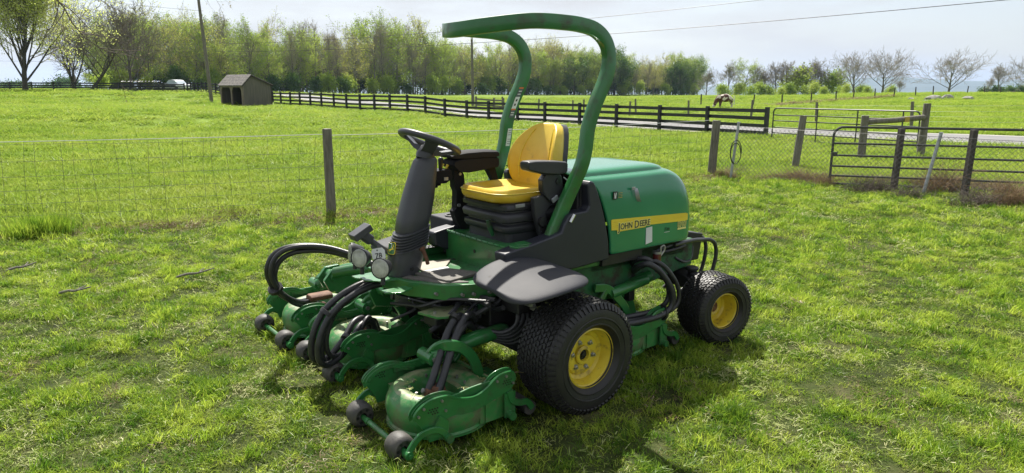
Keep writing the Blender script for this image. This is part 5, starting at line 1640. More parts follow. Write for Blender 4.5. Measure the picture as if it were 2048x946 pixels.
while px < 1402:
    d = float(np.interp(px, [a for a, _ in W], [b for _, b in W])); step = 4.2 / d * FPX
    for row, (off, fac) in enumerate(((0, .90), (9, 1.0), (17, 1.0))):
        q = px + rr.uniform(-.5, .5) * step + row * step * .33
        if q > 1400 or (row == 2 and rr.random() < .1): continue
        u_ = rr.random()
        if 230 < q < 300: kind = 'gold' if u_ < .3 else ('leafy' if u_ < .6 else 'bare')
        elif q < 700: kind = 'bare' if u_ < .33 else ('leafy' if u_ < .78 else 'gold')
        elif q < 1060: kind = 'bare' if u_ < .42 else ('gold' if u_ < .66 else 'leafy')
        elif q < 1130: kind = 'leafy' if u_ < .5 else 'gold'
        elif q < 1262: kind = 'full' if u_ < .72 else 'leafy'
        elif q < 1340: kind = 'bare' if u_ < .35 else 'gold'
        else: kind = 'leafy' if u_ < .8 else 'full'
        wood_tree(q, d + off + rr.uniform(-2, 2), kind, fac * rr.choice((rr.uniform(.72, .95), rr.uniform(.98, 1.16), rr.uniform(.98, 1.16))) * (1.0 if kind != 'full' else .98))
    if rr.random() < .9:
        wood_tree(px + rr.uniform(-.5, .5) * step, d - 3 + rr.uniform(-1, 1), 'bush')
    px += step
# the wood goes on behind: one mass of the same trees
mass = bpy.data.meshes.new('deep_wood')
def merged(name, items, mats):
    V, Fs, Mi, off = [], [], [], 0
    for me, mat4, mi in items:
        co = np.empty(len(me.vertices) * 3); me.vertices.foreach_get('co', co); co = co.reshape(-1, 3)
        A = np.array(mat4); co = co @ A[:3, :3].T + A[:3, 3]
        V.append(co)
        lv = np.empty(len(me.loops), int); me.loops.foreach_get('vertex_index', lv)
        ls = np.empty(len(me.polygons), int); me.polygons.foreach_get('loop_start', ls); lt = np.empty(len(me.polygons), int); me.polygons.foreach_get('loop_total', lt)
        for s_, t_ in zip(ls, lt): Fs.append((lv[s_:s_ + t_] + off).tolist())
        Mi += [mi] * len(ls); off += len(co)
    me = bpy.data.meshes.new(name); me.from_pydata(np.concatenate(V).tolist(), [], Fs)
    for m_ in mats: me.materials.append(m_)
    me.polygons.foreach_set('material_index', Mi)
    o = bpy.data.objects.new(name, me); COL.objects.link(o); return o
items = []; px = 205.0
while px < 1398:
    d = float(np.interp(px, [a for a, _ in W], [b for _, b in W])) + 26; step = 2.1 / d * FPX
    yt = np.interp(px, [a for a, _ in TOPY], [b for _, b in TOPY]); p = wat(px, 190, d); z = gz(p.x, p.y); H = (wat(px, yt, d).z - z) * rr.uniform(.8, .97)
    kind = rr.choice(['leafy', 'bare', 'gold', 'bush', 'bush']); pr = pick(kind, rr); s = H / 19.0 if kind != 'bush' else rr.uniform(1.3, 2.6)
    m4 = Matrix.Translation((p.x, p.y, z)) @ Matrix.Rotation(rr.uniform(0, 6.28), 4, 'Z') @ Matrix.Scale(s, 4)
    for nm, me in pr:
        items.append((me, m4, {'trunk': 0, 'twigs': 1, 'crown': 2 if kind != 'bush' else 3}[nm]))
    px += step * .6
if items:
    o = merged('deep_wood', items, [M['bark'], M['twig'], M['leaf_spring'], M['leaf_deep']]); o['kind'] = 'stuff'
# distant hedge and trees at the far left, a long way off
hz_items = []
for k in range(46):
    px = -60 + k * 5.6 + rr.uniform(-3, 3); d = rr.uniform(380, 430); p = wat(px, 165, d); z = gz(p.x, p.y); s = rr.uniform(.9, 1.5) * (2.0 if px < 60 else 1.5) * (2.4 if 118 < px < 145 else 1.5) / 1.6
    pr = pick('bush', rr)
    for nm, me in pr: hz_items.append((me, Matrix.Translation((p.x, p.y, z)) @ Matrix.Scale(s, 4), 1 if nm == 'crown' else 0))
o = merged('far_hedgerow', hz_items, [M['twig'], M['leaf_deep']]); o['kind'] = 'stuff'

# single trees on the left
bp_ = wat(52, 183, 77); big = tree_proto('b', 'bark_dark', 'twig', 'leaf_big', seed=5, H=13.5, tr=.30, nprim=26, split0=.15, spread=7.6, depth=4, twl=0, leaves=42000, lsize=.20, up=.80, trunk_top=.62, sub=(7, 5, 4, 3), wl_s=.022, wig=.10)
plant_tree(big, (bp_.x, bp_.y, gz(bp_.x, bp_.y)), 1.2, 1.0, 'big spreading tree in yellow-green leaf behind the fence at the left edge', name='tree')
b2 = wat(150, 170, 97); t2 = tree_proto('b', 'bark_dark', 'twig_dark', 'leaf_bud', seed=8, H=8.6, tr=.40, nprim=8, split0=.16, spread=7.0, depth=4, twl=0, leaves=200, lsize=.12, up=.72, trunk_top=.30, sub=(5, 5, 4, 3), wl_s=.032, wig=.13, lean=(.1, 0))
plant_tree(t2, (b2.x, b2.y, gz(b2.x, b2.y)), 2.2, 1.0, 'bare dark tree with several leaning limbs and a swing, right of the big leafy tree')
b3 = wat(172, 170, 99); t3 = tree_proto('b', 'bark_dark', 'twig_dark', 'leaf_bud', seed=18, H=9.5, tr=.26, nprim=11, split0=.30, spread=6.0, depth=4, twl=0, leaves=150, lsize=.12, up=.55, trunk_top=.8, sub=(5, 5, 4, 3), wl_s=.032, wig=.12, lean=(1.15, -.2))
plant_tree(t3, (b3.x, b3.y, gz(b3.x, b3.y)), 0, 1.0, 'strongly leaning bare brown tree whose twigs reach toward the dark lumber pile')
b4 = wat(262, 172, 125); t4 = tree_proto('b', 'bark_dark', 'twig_dark', 'leaf_bud', seed=28, H=11, tr=.26, nprim=14, split0=.20, spread=5.6, depth=4, twl=0, leaves=250, lsize=.13, up=.6, trunk_top=.8, sub=(6, 5, 4, 3), wl_s=.035, wig=.12)
plant_tree(t4, (b4.x, b4.y, gz(b4.x, b4.y)), 0, 1.1, 'dense bare brown tree standing behind the dark lumber pile')
p = wat(205, 172, 108); plant_tree(wood[-2][1], (p.x, p.y, gz(p.x, p.y)), 0, .62, 'round yellow-green shrub beside the leaning bare tree', 'shrub', name='shrub', scz=.55)
# swing ropes
mb = MB(); s0 = wat(137, 140, 95.5); zz = gz(s0.x, s0.y)
for dx in (0, .35, 2.2, 2.6): mb.tube([(s0.x + dx, s0.y, zz + .6), (s0.x + dx + .1, s0.y, zz + 4.2)], .02, 4)
mb.box((s0.x + .18, s0.y, zz + .6), (.5, .25, .05)); mb.box((s0.x + 2.4, s0.y, zz + .6), (.5, .25, .05))
o = mb.build('rope_swing', M['bark_dark']); tag(o, 'rope swings hanging under the bare leaning tree', 'swing')

# trees on the hill crest at the right
BT = [tree_proto('r', 'bark', 'twig', 'leaf_bud', seed=200 + k, H=11, tr=.27, nprim=12, split0=.20, spread=6.0, depth=4, twl=0, leaves=0, lsize=.2, up=.42, trunk_top=.52, sub=(6, 5, 4, 3), wl_s=.034, wig=.13) for k in range(3)]
BN = [tree_proto('r', 'bark', 'twig', 'leaf_bud', seed=220 + k, H=12, tr=.2, nprim=10, split0=.3, spread=4.2, depth=4, twl=0, leaves=120, lsize=.2, up=.9, trunk_top=.7, sub=(5, 4, 4, 3), wl_s=.045, wig=.12) for k in range(3)]
crest = [(1412, 132, 48, 'n', 'thin bare sapling just right of the wood line end'), (1456, 116, 0, 'n', 'tall narrow bare tree behind the cow'), (1486, 120, 0, 'leafy', 'pale green leafing tree right of the cow'), (1508, 124, 0, 'n', 'bare grey tree right of the pale green tree on the hill'),
         (1528, 134, 0, 'n', 'second bare tree in the clump right of the cow'), (1551, 116, 0, 'n', 'bare forked tree left of the bright green bush'), (1572, 112, 0, 'n', 'tall bare tree rising behind the bright green bush'), (1592, 138, 0, 'sbush', 'bright green bushy tree in the middle of the crest'),
         (1606, 122, 0, 'n', 'bare tree behind the right shoulder of the bright green bush'), (1628, 110, 0, 'n', 'tall bare tree between the two green bushy trees'), (1642, 128, 0, 'n', 'small bare tree just left of the round green tree'), (1662, 144, 0, 'sbush', 'round green bushy tree before the bare trees of the crest'),
         (1706, 108, 0, 't', 'wide bare tree just right of the round green tree'), (1764, 103, 0, 't', 'large bare tree standing alone on the crest, left of the widest one'), (1800, 158, 0, 'n', 'small bare tree right of the large lone bare tree'), (1896, 102, 0, 't', 'widest bare spreading tree alone on the crest'),
         (1975, 150, 0, 'n', 'small bare tree left of the tall one near the right edge'), (1998, 124, 0, 'n', 'tall thin bare tree near the right edge'), (2056, 118, 0, 't', 'bare tree cut by the right edge of the view')]
for px, yt, _, kd, lab in crest:
    d = 175 if kd != 't' else 165
    if px < 1700: d = 215
    p = wat(px, 190, d); z = gz(p.x, p.y); top = wat(px, yt, d).z
    k_ = rr.randrange(3)
    if kd == 't': pr, Hb = BT[k_], 10.6
    elif kd == 'n': pr, Hb = BN[k_], 13.2
    elif kd == 'leafy': pr, Hb = pick('leafy', rr), 18.3
    else: pr, Hb = pick('full', rr) if False else [q for kk, q in wood if kk == 'bush'][2], 4.6
    s = (top - z) / Hb
    plant_tree(pr, (p.x, p.y, z), rr.uniform(0, 6), s * {'leafy': 1.2, 't': 1.2, 'n': 1.5}.get(kd, 1.15), lab, scz=s)
for k in range(16):
    px = (1445, 1475, 1500, 1520, 1540, 1560, 1580, 1610, 1625, 1648, 1680, 1690, 1720, 1735, 1780, 1570)[k]
    p = wat(px, 190, 200 + rr.uniform(-6, 10)); plant_tree([q for kk, q in wood if kk == 'bush'][2 if k % 3 else 1], (p.x, p.y, gz(p.x, p.y)), rr.uniform(0, 6), rr.uniform(.6, 1.05), 'low green bush, one of a row under the crest trees at the right', 'bush', 'bushes under the crest trees', 'bush')
for k in range(10):
    px = 1965 + k * 13; p = wat(px, 188, 240 + rr.uniform(-6, 6)); plant_tree([q for kk, q in wood if kk == 'bush'][0], (p.x, p.y, gz(p.x, p.y)), rr.uniform(0, 6), rr.uniform(.7, 1.0), 'dark rounded bush, one of a row beyond the hill at the right edge', 'bush', 'dark bushes beyond the hill', 'bush')

# distant ridge
mb = MB(); n = 90; rings = []
for j, (dy, f) in enumerate(((-900, 0), (-500, .45), (-200, .85), (0, 1.0), (700, .6), (1800, 0))):
    row = []
    for i in range(n + 1):
        x = -3000 + i * 130
        h = 100 + 48 * noise.noise((x * .0011, 0, 0)) + 9 * noise.noise((x * .004, dy * .002, 5)); h *= min(1, max(.15, (x - 700) / 2600)) if x < 3300 else 1
        row.append((x, 6200 + dy + 60 * noise.noise((x * .003, 3, 0)), -75 + (h + 60) * f))
    rings.append(row)
mb.loft(rings, closed=False, cap0=False, cap1=False)
o = mb.build('distant_ridge', pmat('far_forest', (.04, .06, .025), .95, var=(.06, .075, .03), vscale=.01)); tag(o, kind='structure')

# ------------------------------------------------ overhanging branch, top left
def twig_tree(mb, p, d, L0, r, lev, rr, bias):
    n = 7 if lev == 0 else 4; pts = [Vector(p)]; d = Vector(d).normalized()
    for k in range(n):
        d = (d + Vector((rr.gauss(0, .16), rr.gauss(0, .10), rr.gauss(0, .14))) + Vector(bias) * .06).normalized(); pts.append(pts[-1] + d * L0 / n)
    mb.tube(pts, [r * (1 - .7 * k / n) for k in range(n + 1)], 5 if lev < 2 else 3, caps=False)
    if lev < 3:
        for k in range((9, 5, 3)[lev]):
            t = rr.uniform(.15, 1); i = min(int(t * n), n - 1); q = pts[i].lerp(pts[i + 1], t * n - i); b = (pts[i + 1] - pts[i]).normalized(); s = b.orthogonal(); s.rotate(Matrix.Rotation(rr.uniform(0, 6.28), 3, b)); a = rr.uniform(.4, .95)
            twig_tree(mb, q, b * math.cos(a) + s * math.sin(a), L0 * rr.uniform(.28, .5), r * .5, lev + 1, rr, bias)
    return pts
rr2 = random.Random(12)
for (a, b, r, lab) in (((60, -60, 6.0), (235, 66, 5.8), .009, 'thin bare branch hanging in from the top left corner, the longest one'), ((150, -40, 6.4), (225, 12, 6.3), .005, 'short bare twig hanging beside the longest branch at top left'), ((395, -30, 6.2), (442, 28, 6.0), .003, 'tiny twig tip hanging in at the top right of the utility pole')):
    A, B = wat(*a), wat(*b); mb = MB()
    twig_tree(mb, (0, 0, 0), (B - A), (B - A).length, r, 0 if r > .008 else 1, rr2, (.2, 0, -.2))
    mb.tube([(0, 0, 0), (A - B) * 1.2 + Vector((-.3, 0, .5)), (A - B) * 3 + Vector((-2, 0, 1))], [r, r * 1.8, r * 3], 6)
    lf = MB()
    for q in range(26 if r > .008 else 7):
        v_ = Vector(mb.v[rr2.randrange(len(mb.v) - 20)]); s_ = rr2.uniform(.004, .009); lf.add([v_, v_ + Vector((s_, 0, -s_)), v_ + Vector((0, 0, -s_ * 2)), v_ + Vector((-s_, 0, -s_))], [(0, 1, 2, 3)])
    o = mb.build('overhanging_branch', M['twig_dark']); o.location = A; tag(o, lab, 'branch')
    l_ = lf.build('buds', M['leaf_bud'], o, smooth=False); l_['kind'] = 'stuff'

# ------------------------------------------------ cow
def skin(name, chain_pts, edges, radii, mat, root=0, sub=2, parent=None):
    me = bpy.data.meshes.new(name); me.from_pydata([tuple(p) for p in chain_pts], edges, []); me.materials.append(mat)
    o = bpy.data.objects.new(name, me); COL.objects.link(o); o.parent = parent
    m_ = o.modifiers.new('skin', 'SKIN'); sv = me.skin_vertices[0].data
    for i, r in enumerate(radii): sv[i].radius = (r, r) if not isinstance(r, tuple) else r
    sv[root].use_root = True; m_.use_smooth_shade = True
    s_ = o.modifiers.new('s', 'SUBSURF'); s_.levels = sub; s_.render_levels = sub
    return o
def cow_mat():
    m, N, L_, out = node_mat('brown_and_white_hide'); t = N.new('ShaderNodeTexCoord'); n = N.new('ShaderNodeTexNoise'); n.inputs['Scale'].default_value = 2.1; n.inputs['Detail'].default_value = 1.5
    L_.new(t.outputs['Object'], n.inputs['Vector']); s = N.new('ShaderNodeSeparateXYZ'); L_.new(t.outputs['Object'], s.inputs[0])
    a = N.new('ShaderNodeMath'); a.operation = 'MULTIPLY_ADD'; a.inputs[1].default_value = .16; L_.new(s.outputs['X'], a.inputs[0]); L_.new(n.outputs['Fac'], a.inputs[2])
    r = ramp(N, [(.47, (.085, .028, .016)), (.49, (.66, .60, .50))]); L_.new(a.outputs[0], r.inputs['Fac'])
    b = N.new('ShaderNodeBsdfPrincipled'); b.inputs['Roughness'].default_value = .7; L_.new(r.outputs['Color'], b.inputs['Base Color']); L_.new(b.outputs[0], out.inputs['Surface']); return m
cp = wat(1450, 216, 70); cow = empty('cow', (cp.x, cp.y, gz(cp.x, cp.y)), R(8), 'brown and white cow grazing with its head down in the pasture beyond the road', 'cow')
V_ = [(.62, 0, 1.08), (.30, 0, 1.03), (-.10, 0, 1.00), (-.45, 0, 1.04), (-.72, 0, .98), (-.95, 0, .74), (-1.08, 0, .46), (-1.16, 0, .26), (-1.26, 0, .12),
      (.66, .17, .85), (.60, .18, .58), (.74, .18, .38), (.70, .18, .04), (.66, -.17, .85), (.54, -.18, .58), (.66, -.18, .38), (.60, -.18, .04),
      (-.50, .16, .78), (-.48, .17, .42), (-.50, .17, .04), (-.50, -.16, .78), (-.58, -.17, .42), (-.56, -.17, .04),
      (-1.02, .09, .52), (-1.10, .19, .52), (-1.10, -.19, .52)]
E_ = [(0, 1), (1, 2), (2, 3), (3, 4), (4, 5), (5, 6), (6, 7), (7, 8), (0, 9), (9, 10), (10, 11), (11, 12), (0, 13), (13, 14), (14, 15), (15, 16), (3, 17), (17, 18), (18, 19), (3, 20), (20, 21), (21, 22)]
rad = [.36, .42, .46, .42, .33, .22, .17, .14, .10, .20, .11, .075, .07, .20, .11, .075, .07, .17, .09, .065, .17, .09, .065]
skin('body', V_[:23], E_, rad, cow_mat(), parent=cow)
mb = MB(); mb.tube(crom([(.82, 0, 1.20), (.93, 0, 1.10), (.95, 0, .8), (.93, 0, .45)]), [.03] * 19, 6); mb.sphere((.93, 0, .40), .05, 8, 6, sc=(1, 1, 1.8)); mb.build('tail', M['white'], cow)
for s in (1, -1):
    mb = MB(); mb.tube([(-1.02, s * .08, .60), (-1.00, s * .17, .60), (-1.01, s * .24, .56)], [.02, .045, .01], 6); mb.build('ear', M['rust'], cow)
# ------------------------------------------------ parked car, lumber pile
def car(loc, rz):
    c = empty('parked_car', loc, rz, 'pale silver car parked beyond the far corner of the black fence', 'car')
    sil = [(-2.25, .35), (-2.3, .75), (-2.1, .95), (-1.55, 1.02), (-1.0, 1.38), (-.2, 1.48), (.6, 1.42), (1.25, 1.0), (2.05, .86), (2.25, .65), (2.25, .35)]
    body = [(-2.25, .35), (-2.3, .75), (-2.1, .92), (-1.5, .98), (1.3, .95), (2.05, .84), (2.25, .65), (2.25, .35)]
    mb = MB(); mb.prism(body, 'y', -.88, .88); b = mb.build('body', pmat('silver_car_paint', (.55, .58, .62), .25, coat=.8), c, bevel=.10, seg=3)
    roof = []
    for y in (-.68, .68): roof.append(y)
    mb = MB(); mb.loft([[(x, y * k, z) for x, z in [(-1.5, .95), (-.95, 1.36), (-.2, 1.46), (.55, 1.40), (1.25, .94)]] for y, k in ((-.84, 1), (-.68, 1), (.68, 1), (.84, 1))][1:3], closed=True)
    mb.build('cabin', pmat('car_glass', (.25, .32, .38), .08, coat=1), c, bevel=.05)
    mb = MB(); mb.prism([(-.95, 1.37), (-.2, 1.475), (.50, 1.41), (.45, 1.44), (-.2, 1.51), (-.9, 1.41)], 'y', -.66, .66); mb.build('roof', pmat('car_roof', (.7, .73, .76), .25, coat=.8), c, bevel=.02)
    w0 = None
    for x in (-1.4, 1.4):
        for y in (-.82, .82):
            if w0 is None:
                mb = MB(); mb.lathe([(.02, -.1), (.2, -.1), (.33, -.09), (.34, 0), (.33, .09), (.2, .1), (.02, .1)], axis='y', n=20); w0 = mb.build('wheel', M['rubber'], c); q = w0
            else: q = w0.copy(); COL.objects.link(q); q.parent = c
            q.location = (x, y, .33)
cpt = wat(352, 180, 96); car((cpt.x, cpt.y, gz(cpt.x, cpt.y) + .15), R(150))
lp = wat(288, 183, 84); Lp = empty('lumber_pile', (lp.x, lp.y, gz(lp.x, lp.y)), R(-4), 'long low dark pile of stacked boards behind the black fence, left of the car', 'lumber pile')
r3 = random.Random(9); half = 3.9
for lay in range(7):
    for k in range(3):
        a = -half + r3.uniform(-.2, .3) + (0 if lay < 5 else .8); b = half + r3.uniform(-.5, .1) - (0 if lay < 5 else 1.1)
        mb = MB(); mb.box2((a, k * .5 - .7, .10 + lay * .155), (b, k * .5 - .7 + .42, .10 + lay * .155 + .11)); mb.build('board', M['wood_black'], Lp, smooth=False)
for k in range(12):
    mb = MB(); x = -2.4 + k * .42; mb.tube([(x, -.5, 1.21), (x + r3.uniform(-.1, .1), -.1, 1.29)], .055, 6); mb.build('post_cap', M['wood_black'], Lp)
for x in (-3.4, -1.2, 1.2, 3.3):
    mb = MB(); mb.box2((x, -.75, -.1), (x + .15, .75, .10)); mb.build('bearer', M['wood_black'], Lp)

# rocks on the hill
r4 = random.Random(2); M['rock'] = pmat('pale_rock', (.22, .21, .19), .9, var=(.34, .33, .30), vscale=2, bump=.6, bscale=4)
for (px, py, d, w_, h_, lab) in ((1868, 197, 92, 1.9, .5, 'largest pale rock outcrop on the hillside'), (1895, 195, 94, 1.3, .45, 'grey rock right of the largest outcrop'), (1822, 199, 92, .8, .25, 'small pale rock left of the largest outcrop'), (1935, 199, 92, 1.2, .35, 'low rock among weeds right of the outcrop'), (1850, 203, 86, .7, .16, 'flat pale rock below the largest outcrop')):
    mb = MB(); mb.sphere((0, 0, 0), 1, 14, 8); mb.v = [tuple(Vector(p) * (1 + .35 * noise.noise(Vector(p) * 1.6 + Vector((px, 0, 0))))) for p in mb.v]; mb.v = [(p[0] * w_ * .6, p[1] * w_ * .4, p[2] * h_) for p in mb.v]
    o = mb.build('rock', M['rock'], angle=25); q = wat(px, py, d); o.location = (q.x, q.y, gz(q.x, q.y) + h_ * .2); tag(o, lab, 'rock')
# sticks in the lawn
for (px, py, L0, az, lab) in ((392, 558, .17, .5, 'broken grey stick lying on the mown lawn left of the hose loop'), (150, 594, .13, .15, 'short grey stick in the grass at the left'), (45, 545, .13, .7, 'pale dry stick near the left edge of the lawn')):
    r_ = wat(px, py, 5); dirv = (r_ - Vector((0, 0, CH))); t = CH / -dirv.z; q = Vector((0, 0, CH)) + dirv * t
    mb = MB(); mb.tube(crom([(-L0, 0, .02), (-L0 * .4, .02, .035), (L0 * .1, -.01, .04), (L0, .03, .06)]), [.010, .012, .013, .013, .012, .013, .012, .012, .012, .012, .011, .011, .010, .009, .008, .008, .007, .006, .005], 7)
    mb.tube([(L0 * .2, 0, .045), (L0 * .5, .08, .06)], [.009, .004], 5)
    o = mb.build('stick', M['wood_old']); o.location = (q.x, q.y, .02); o.rotation_euler = (0, 0, az); tag(o, lab, 'stick')

# ================================================================== GRASS (instanced tufts)
M['blade'] = leaf_mat('grass_blades', (.095, .20, .018), (.27, .41, .036), (.46, .56, .075), 2.4, .55, obj_rand=.35)
M['blade_low'] = leaf_mat('matted_grass', (.06, .10, .014), (.15, .23, .025), (.32, .36, .09), 4, .45, obj_rand=.35)
M['blade_far'] = leaf_mat('pasture_blades', (.20, .31, .038), (.28, .385, .05), (.35, .42, .075), .3, .5, obj_rand=.26, gloss=.020)
M['blade_dry'] = leaf_mat('cut_grass', (.34, .42, .13), (.46, .50, .20), (.56, .54, .28), 3, .35, obj_rand=.3)
M['blade_brown'] = leaf_mat('dead_grass', (.13, .09, .045), (.24, .18, .10), (.36, .29, .18), 3, .3, obj_rand=.3)
def tuft(seed, n, rad, h, w, lay, mat, curl=.5):
    rr = random.Random(seed); mb = MB()
    for k in range(n):
        a = rr.uniform(0, 6.283); r = rad * math.sqrt(rr.random()); p = Vector((r * math.cos(a), r * math.sin(a), 0))
        az = rr.uniform(0, 6.283); hh = h * rr.uniform(.5, 1.15); ln = lay * rr.uniform(.3, 1.3)
        d = Vector((math.cos(az), math.sin(az), 0)); side = Vector((-d.y, d.x, 0)); s_ = rr.uniform(-.8, .8); side = (side + d * s_).normalized()
        z1, z2 = hh * .55, hh * (1 - curl * .3 * ln)
        ww = w * rr.uniform(.6, 1.3) / 2
        p1 = p + d * ln * hh * .35 + Vector((0, 0, z1)); p2 = p + d * ln * hh * 1.0 + Vector((0, 0, z2))
        if lay > 2: p = p + Vector((0, 0, rr.uniform(.005, .03))); p1 = p + d * hh * .5 + Vector((0, 0, rr.uniform(-.004, .012))); p2 = p + d * hh * 1.0 + side * hh * rr.uniform(-.3, .3) + Vector((0, 0, rr.uniform(-.01, .008)))
        mb.add([p - side * ww, p + side * ww, p1 + side * ww * .85, p1 - side * ww * .85, p2], [(0, 1, 2, 3), (3, 2, 4)])
    me_o = mb.build('tuft', M[mat], smooth=False, fix=False); COL.objects.unlink(me_o); return me_o
GC = bpy.data.collections.new('grass_tufts')
specs = [(40, .055, .044, .0036, 1.0, 'blade'), (40, .060, .052, .0036, 1.2, 'blade'), (36, .055, .040, .0038, 1.6, 'blade'), (34, .045, .070, .0040, .7, 'blade'),
         (16, .07, .055, .0036, 3.0, 'blade_dry'), (18, .06, .045, .0036, 3.0, 'blade_brown'),
         (30, .085, .13, .0060, .8, 'blade_far'), (30, .10, .10, .0070, 1.0, 'blade_far'), (26, .08, .17, .007, .7, 'blade_far'),
         (24, .08, .15, .0035, 1.0, 'blade_brown'), (44, .085, .020, .0036, 1.6, 'blade_low')]
for k, s_ in enumerate(specs):
    o = tuft(300 + k, *s_); o.name = 'tuft_%02d' % k; GC.objects.link(o)
def fields(pos, scl, rot, idx, name):
    me = bpy.data.meshes.new(name); me.vertices.add(len(pos)); me.vertices.foreach_set('co', pos.astype(np.float32).ravel())
    a = me.attributes.new('gscale', 'FLOAT_VECTOR', 'POINT'); a.data.foreach_set('vector', scl.astype(np.float32).ravel())
    a = me.attributes.new('grot', 'FLOAT_VECTOR', 'POINT'); a.data.foreach_set('vector', rot.astype(np.float32).ravel())
    a = me.attributes.new('gidx', 'INT', 'POINT'); a.data.foreach_set('value', idx.astype(np.int32))
    o = bpy.data.objects.new(name, me); COL.objects.link(o)
    ng = bpy.data.node_groups.new(name + '_nodes', 'GeometryNodeTree')
    ng.interface.new_socket('Geometry', in_out='INPUT', socket_type='NodeSocketGeometry'); ng.interface.new_socket('Geometry', in_out='OUTPUT', socket_type='NodeSocketGeometry')
    n = ng.nodes; l = ng.links; gi = n.new('NodeGroupInput'); go = n.new('NodeGroupOutput')
    ip = n.new('GeometryNodeInstanceOnPoints'); ci = n.new('GeometryNodeCollectionInfo'); ci.inputs['Collection'].default_value = GC; ci.inputs['Separate Children'].default_value = True; ci.inputs['Reset Children'].default_value = True
    def na(nm, ty):
        q = n.new('GeometryNodeInputNamedAttribute'); q.data_type = ty; q.inputs['Name'].default_value = nm; return q.outputs['Attribute']
    l.new(gi.outputs[0], ip.inputs['Points']); l.new(ci.outputs[0], ip.inputs['Instance']); ip.inputs['Pick Instance'].default_value = True
    l.new(na('gidx', 'INT'), ip.inputs['Instance Index']); l.new(na('gscale', 'FLOAT_VECTOR'), ip.inputs['Scale'])
    e2 = n.new('FunctionNodeEulerToRotation'); l.new(na('grot', 'FLOAT_VECTOR'), e2.inputs[0]); l.new(e2.outputs[0], ip.inputs['Rotation'])
    l.new(ip.outputs[0], go.inputs[0])
    md = o.modifiers.new('scatter', 'NODES'); md.node_group = ng
    return o
def wedge(y0, y1, dens, marg=1.2):
    marg = marg + 1.6; A = .5 * (y1 - y0) * ((2.1 * y0 + 2 * marg) + (2.1 * y1 + 2 * marg)); n = int(A * dens)
    y = np.sqrt(rng.random(n) * (y1 ** 2 - y0 ** 2) + y0 ** 2); x = (rng.random(n) * 2 - 1) * (1.05 * y + marg); return x, y
def nz2(x, y, s, o=0): return np.array([noise.noise((a * s, b * s, o)) for a, b in zip(x, y)])
def in_mown(x, y):   # side of the fences the mower stands on
    yf = np.where(x < -2.6, 9.86 + (x + 2.6) * .323, np.where(x < 4.15, 9.86 + (x + 2.6) * .708, np.maximum(14.6 - (x - 4.15) * .40, 9.5)))
    return y < yf - .15, y - yf
pos, scl, rot, idx = [], [], [], []
def emit(x, y, sx_, sz_, ids, zoff=0, tilt=.12):
    n = len(x); z = ground_h(x, y)
    near = (np.abs(x) < 30) & (y < 34)
    zz = z.copy()
    for i in np.nonzero(near)[0]: zz[i] += .022 * noise.noise((x[i] * 1.3, y[i] * 1.3, 0)) + .010 * noise.noise((x[i] * 4.1, y[i] * 4.1, 3))
    pos.append(np.stack([x, y, zz + zoff - .006], -1)); scl.append(np.stack([sx_, sx_, sz_], -1)); rot.append(np.stack([rng.normal(0, tilt, n), rng.normal(0, tilt, n), rng.random(n) * 6.283], -1)); idx.append(ids)
# matted base layer, then the mown tufts
for (y0, y1, dn, sc0) in ((2.2, 5, 220, 1.0), (5, 9, 170, 1.25), (9, 15, 90, 1.7)):
    x, y = wedge(y0, y1, dn); ok, _ = in_mown(x, y); x, y = x[ok], y[ok]; q_ = nz2(x, y, 1.3, 1) * .45 + nz2(x, y, 4.6, 2) * .75; ok = (q_ > -.30) | (rng.random(len(x)) < .72); x, y = x[ok], y[ok]; n = len(x); s_ = sc0 * (.8 + .5 * rng.random(n)); emit(x, y, s_, s_ * .9, np.full(n, 10))
# mown lawn
for (y0, y1, dn, sc0) in ((2.2, 4.5, 360, 1.0), (4.5, 7.5, 260, 1.15), (7.5, 15.0, 130, 1.5)):
    x, y = wedge(y0, y1, dn); ok, _ = in_mown(x, y); x, y = x[ok], y[ok]
    p1 = nz2(x, y, 1.3, 1); p2 = nz2(x, y, 4.6, 2); v_ = p1 * .45 + p2 * .75
    keep = rng.random(len(x)) < np.clip(.92 + v_ * 1.9, .18, 1); x, y, v_, p2 = x[keep], y[keep], v_[keep], p2[keep]
    n = len(x); ids = rng.integers(0, 3, n); ids = np.where((v_ > .25) & (rng.random(n) < .22), 3, ids)
    p3 = nz2(x, y, 1.7, 9) + .35 * nz2(x, y, .5, 4)
    ids = np.where((p3 > .12) & (rng.random(n) < .38), 4, ids); ids = np.where((p3 < -.36) & (rng.random(n) < .25), 5, ids); ids = np.where(rng.random(n) < .05, 4, ids)
    s_ = sc0 * (.85 + .4 * rng.random(n) + .25 * np.clip(v_, -.3, .5)); emit(x, y, s_, s_ * (.82 + .75 * np.clip(v_ + .05, -.3, .6)), ids, tilt=.22)
# long grass beyond the fence
for (y0, y1, dn, sc0, hz) in ((7.5, 16, 60, 1.7, 1.0), (16, 30, 17, 2.9, 1.25), (30, 60, 3.6, 5.5, 1.3), (60, 130, .75, 11, 1.4)):
    x, y = wedge(y0, y1, dn, 2); ok, dist = in_mown(x, y); x, y = x[~ok], y[~ok]
    if y0 >= 16:
        rc = np.array([(p.x, p.y) for p in road_c]); dd = np.min(np.hypot(x[:, None] - rc[None, :, 0], y[:, None] - rc[None, :, 1]), 1)
        k_ = dd > 3.4 + .05 * sc0; x, y = x[k_], y[k_]
    n = len(x); v_ = nz2(x, y, .35, 6); ids = 6 + rng.integers(0, 3, n)
    s_ = sc0 * (.8 + .5 * rng.random(n)); emit(x, y, s_, hz * (.75 + .4 * rng.random(n) + .5 * v_), ids, 0, .08)
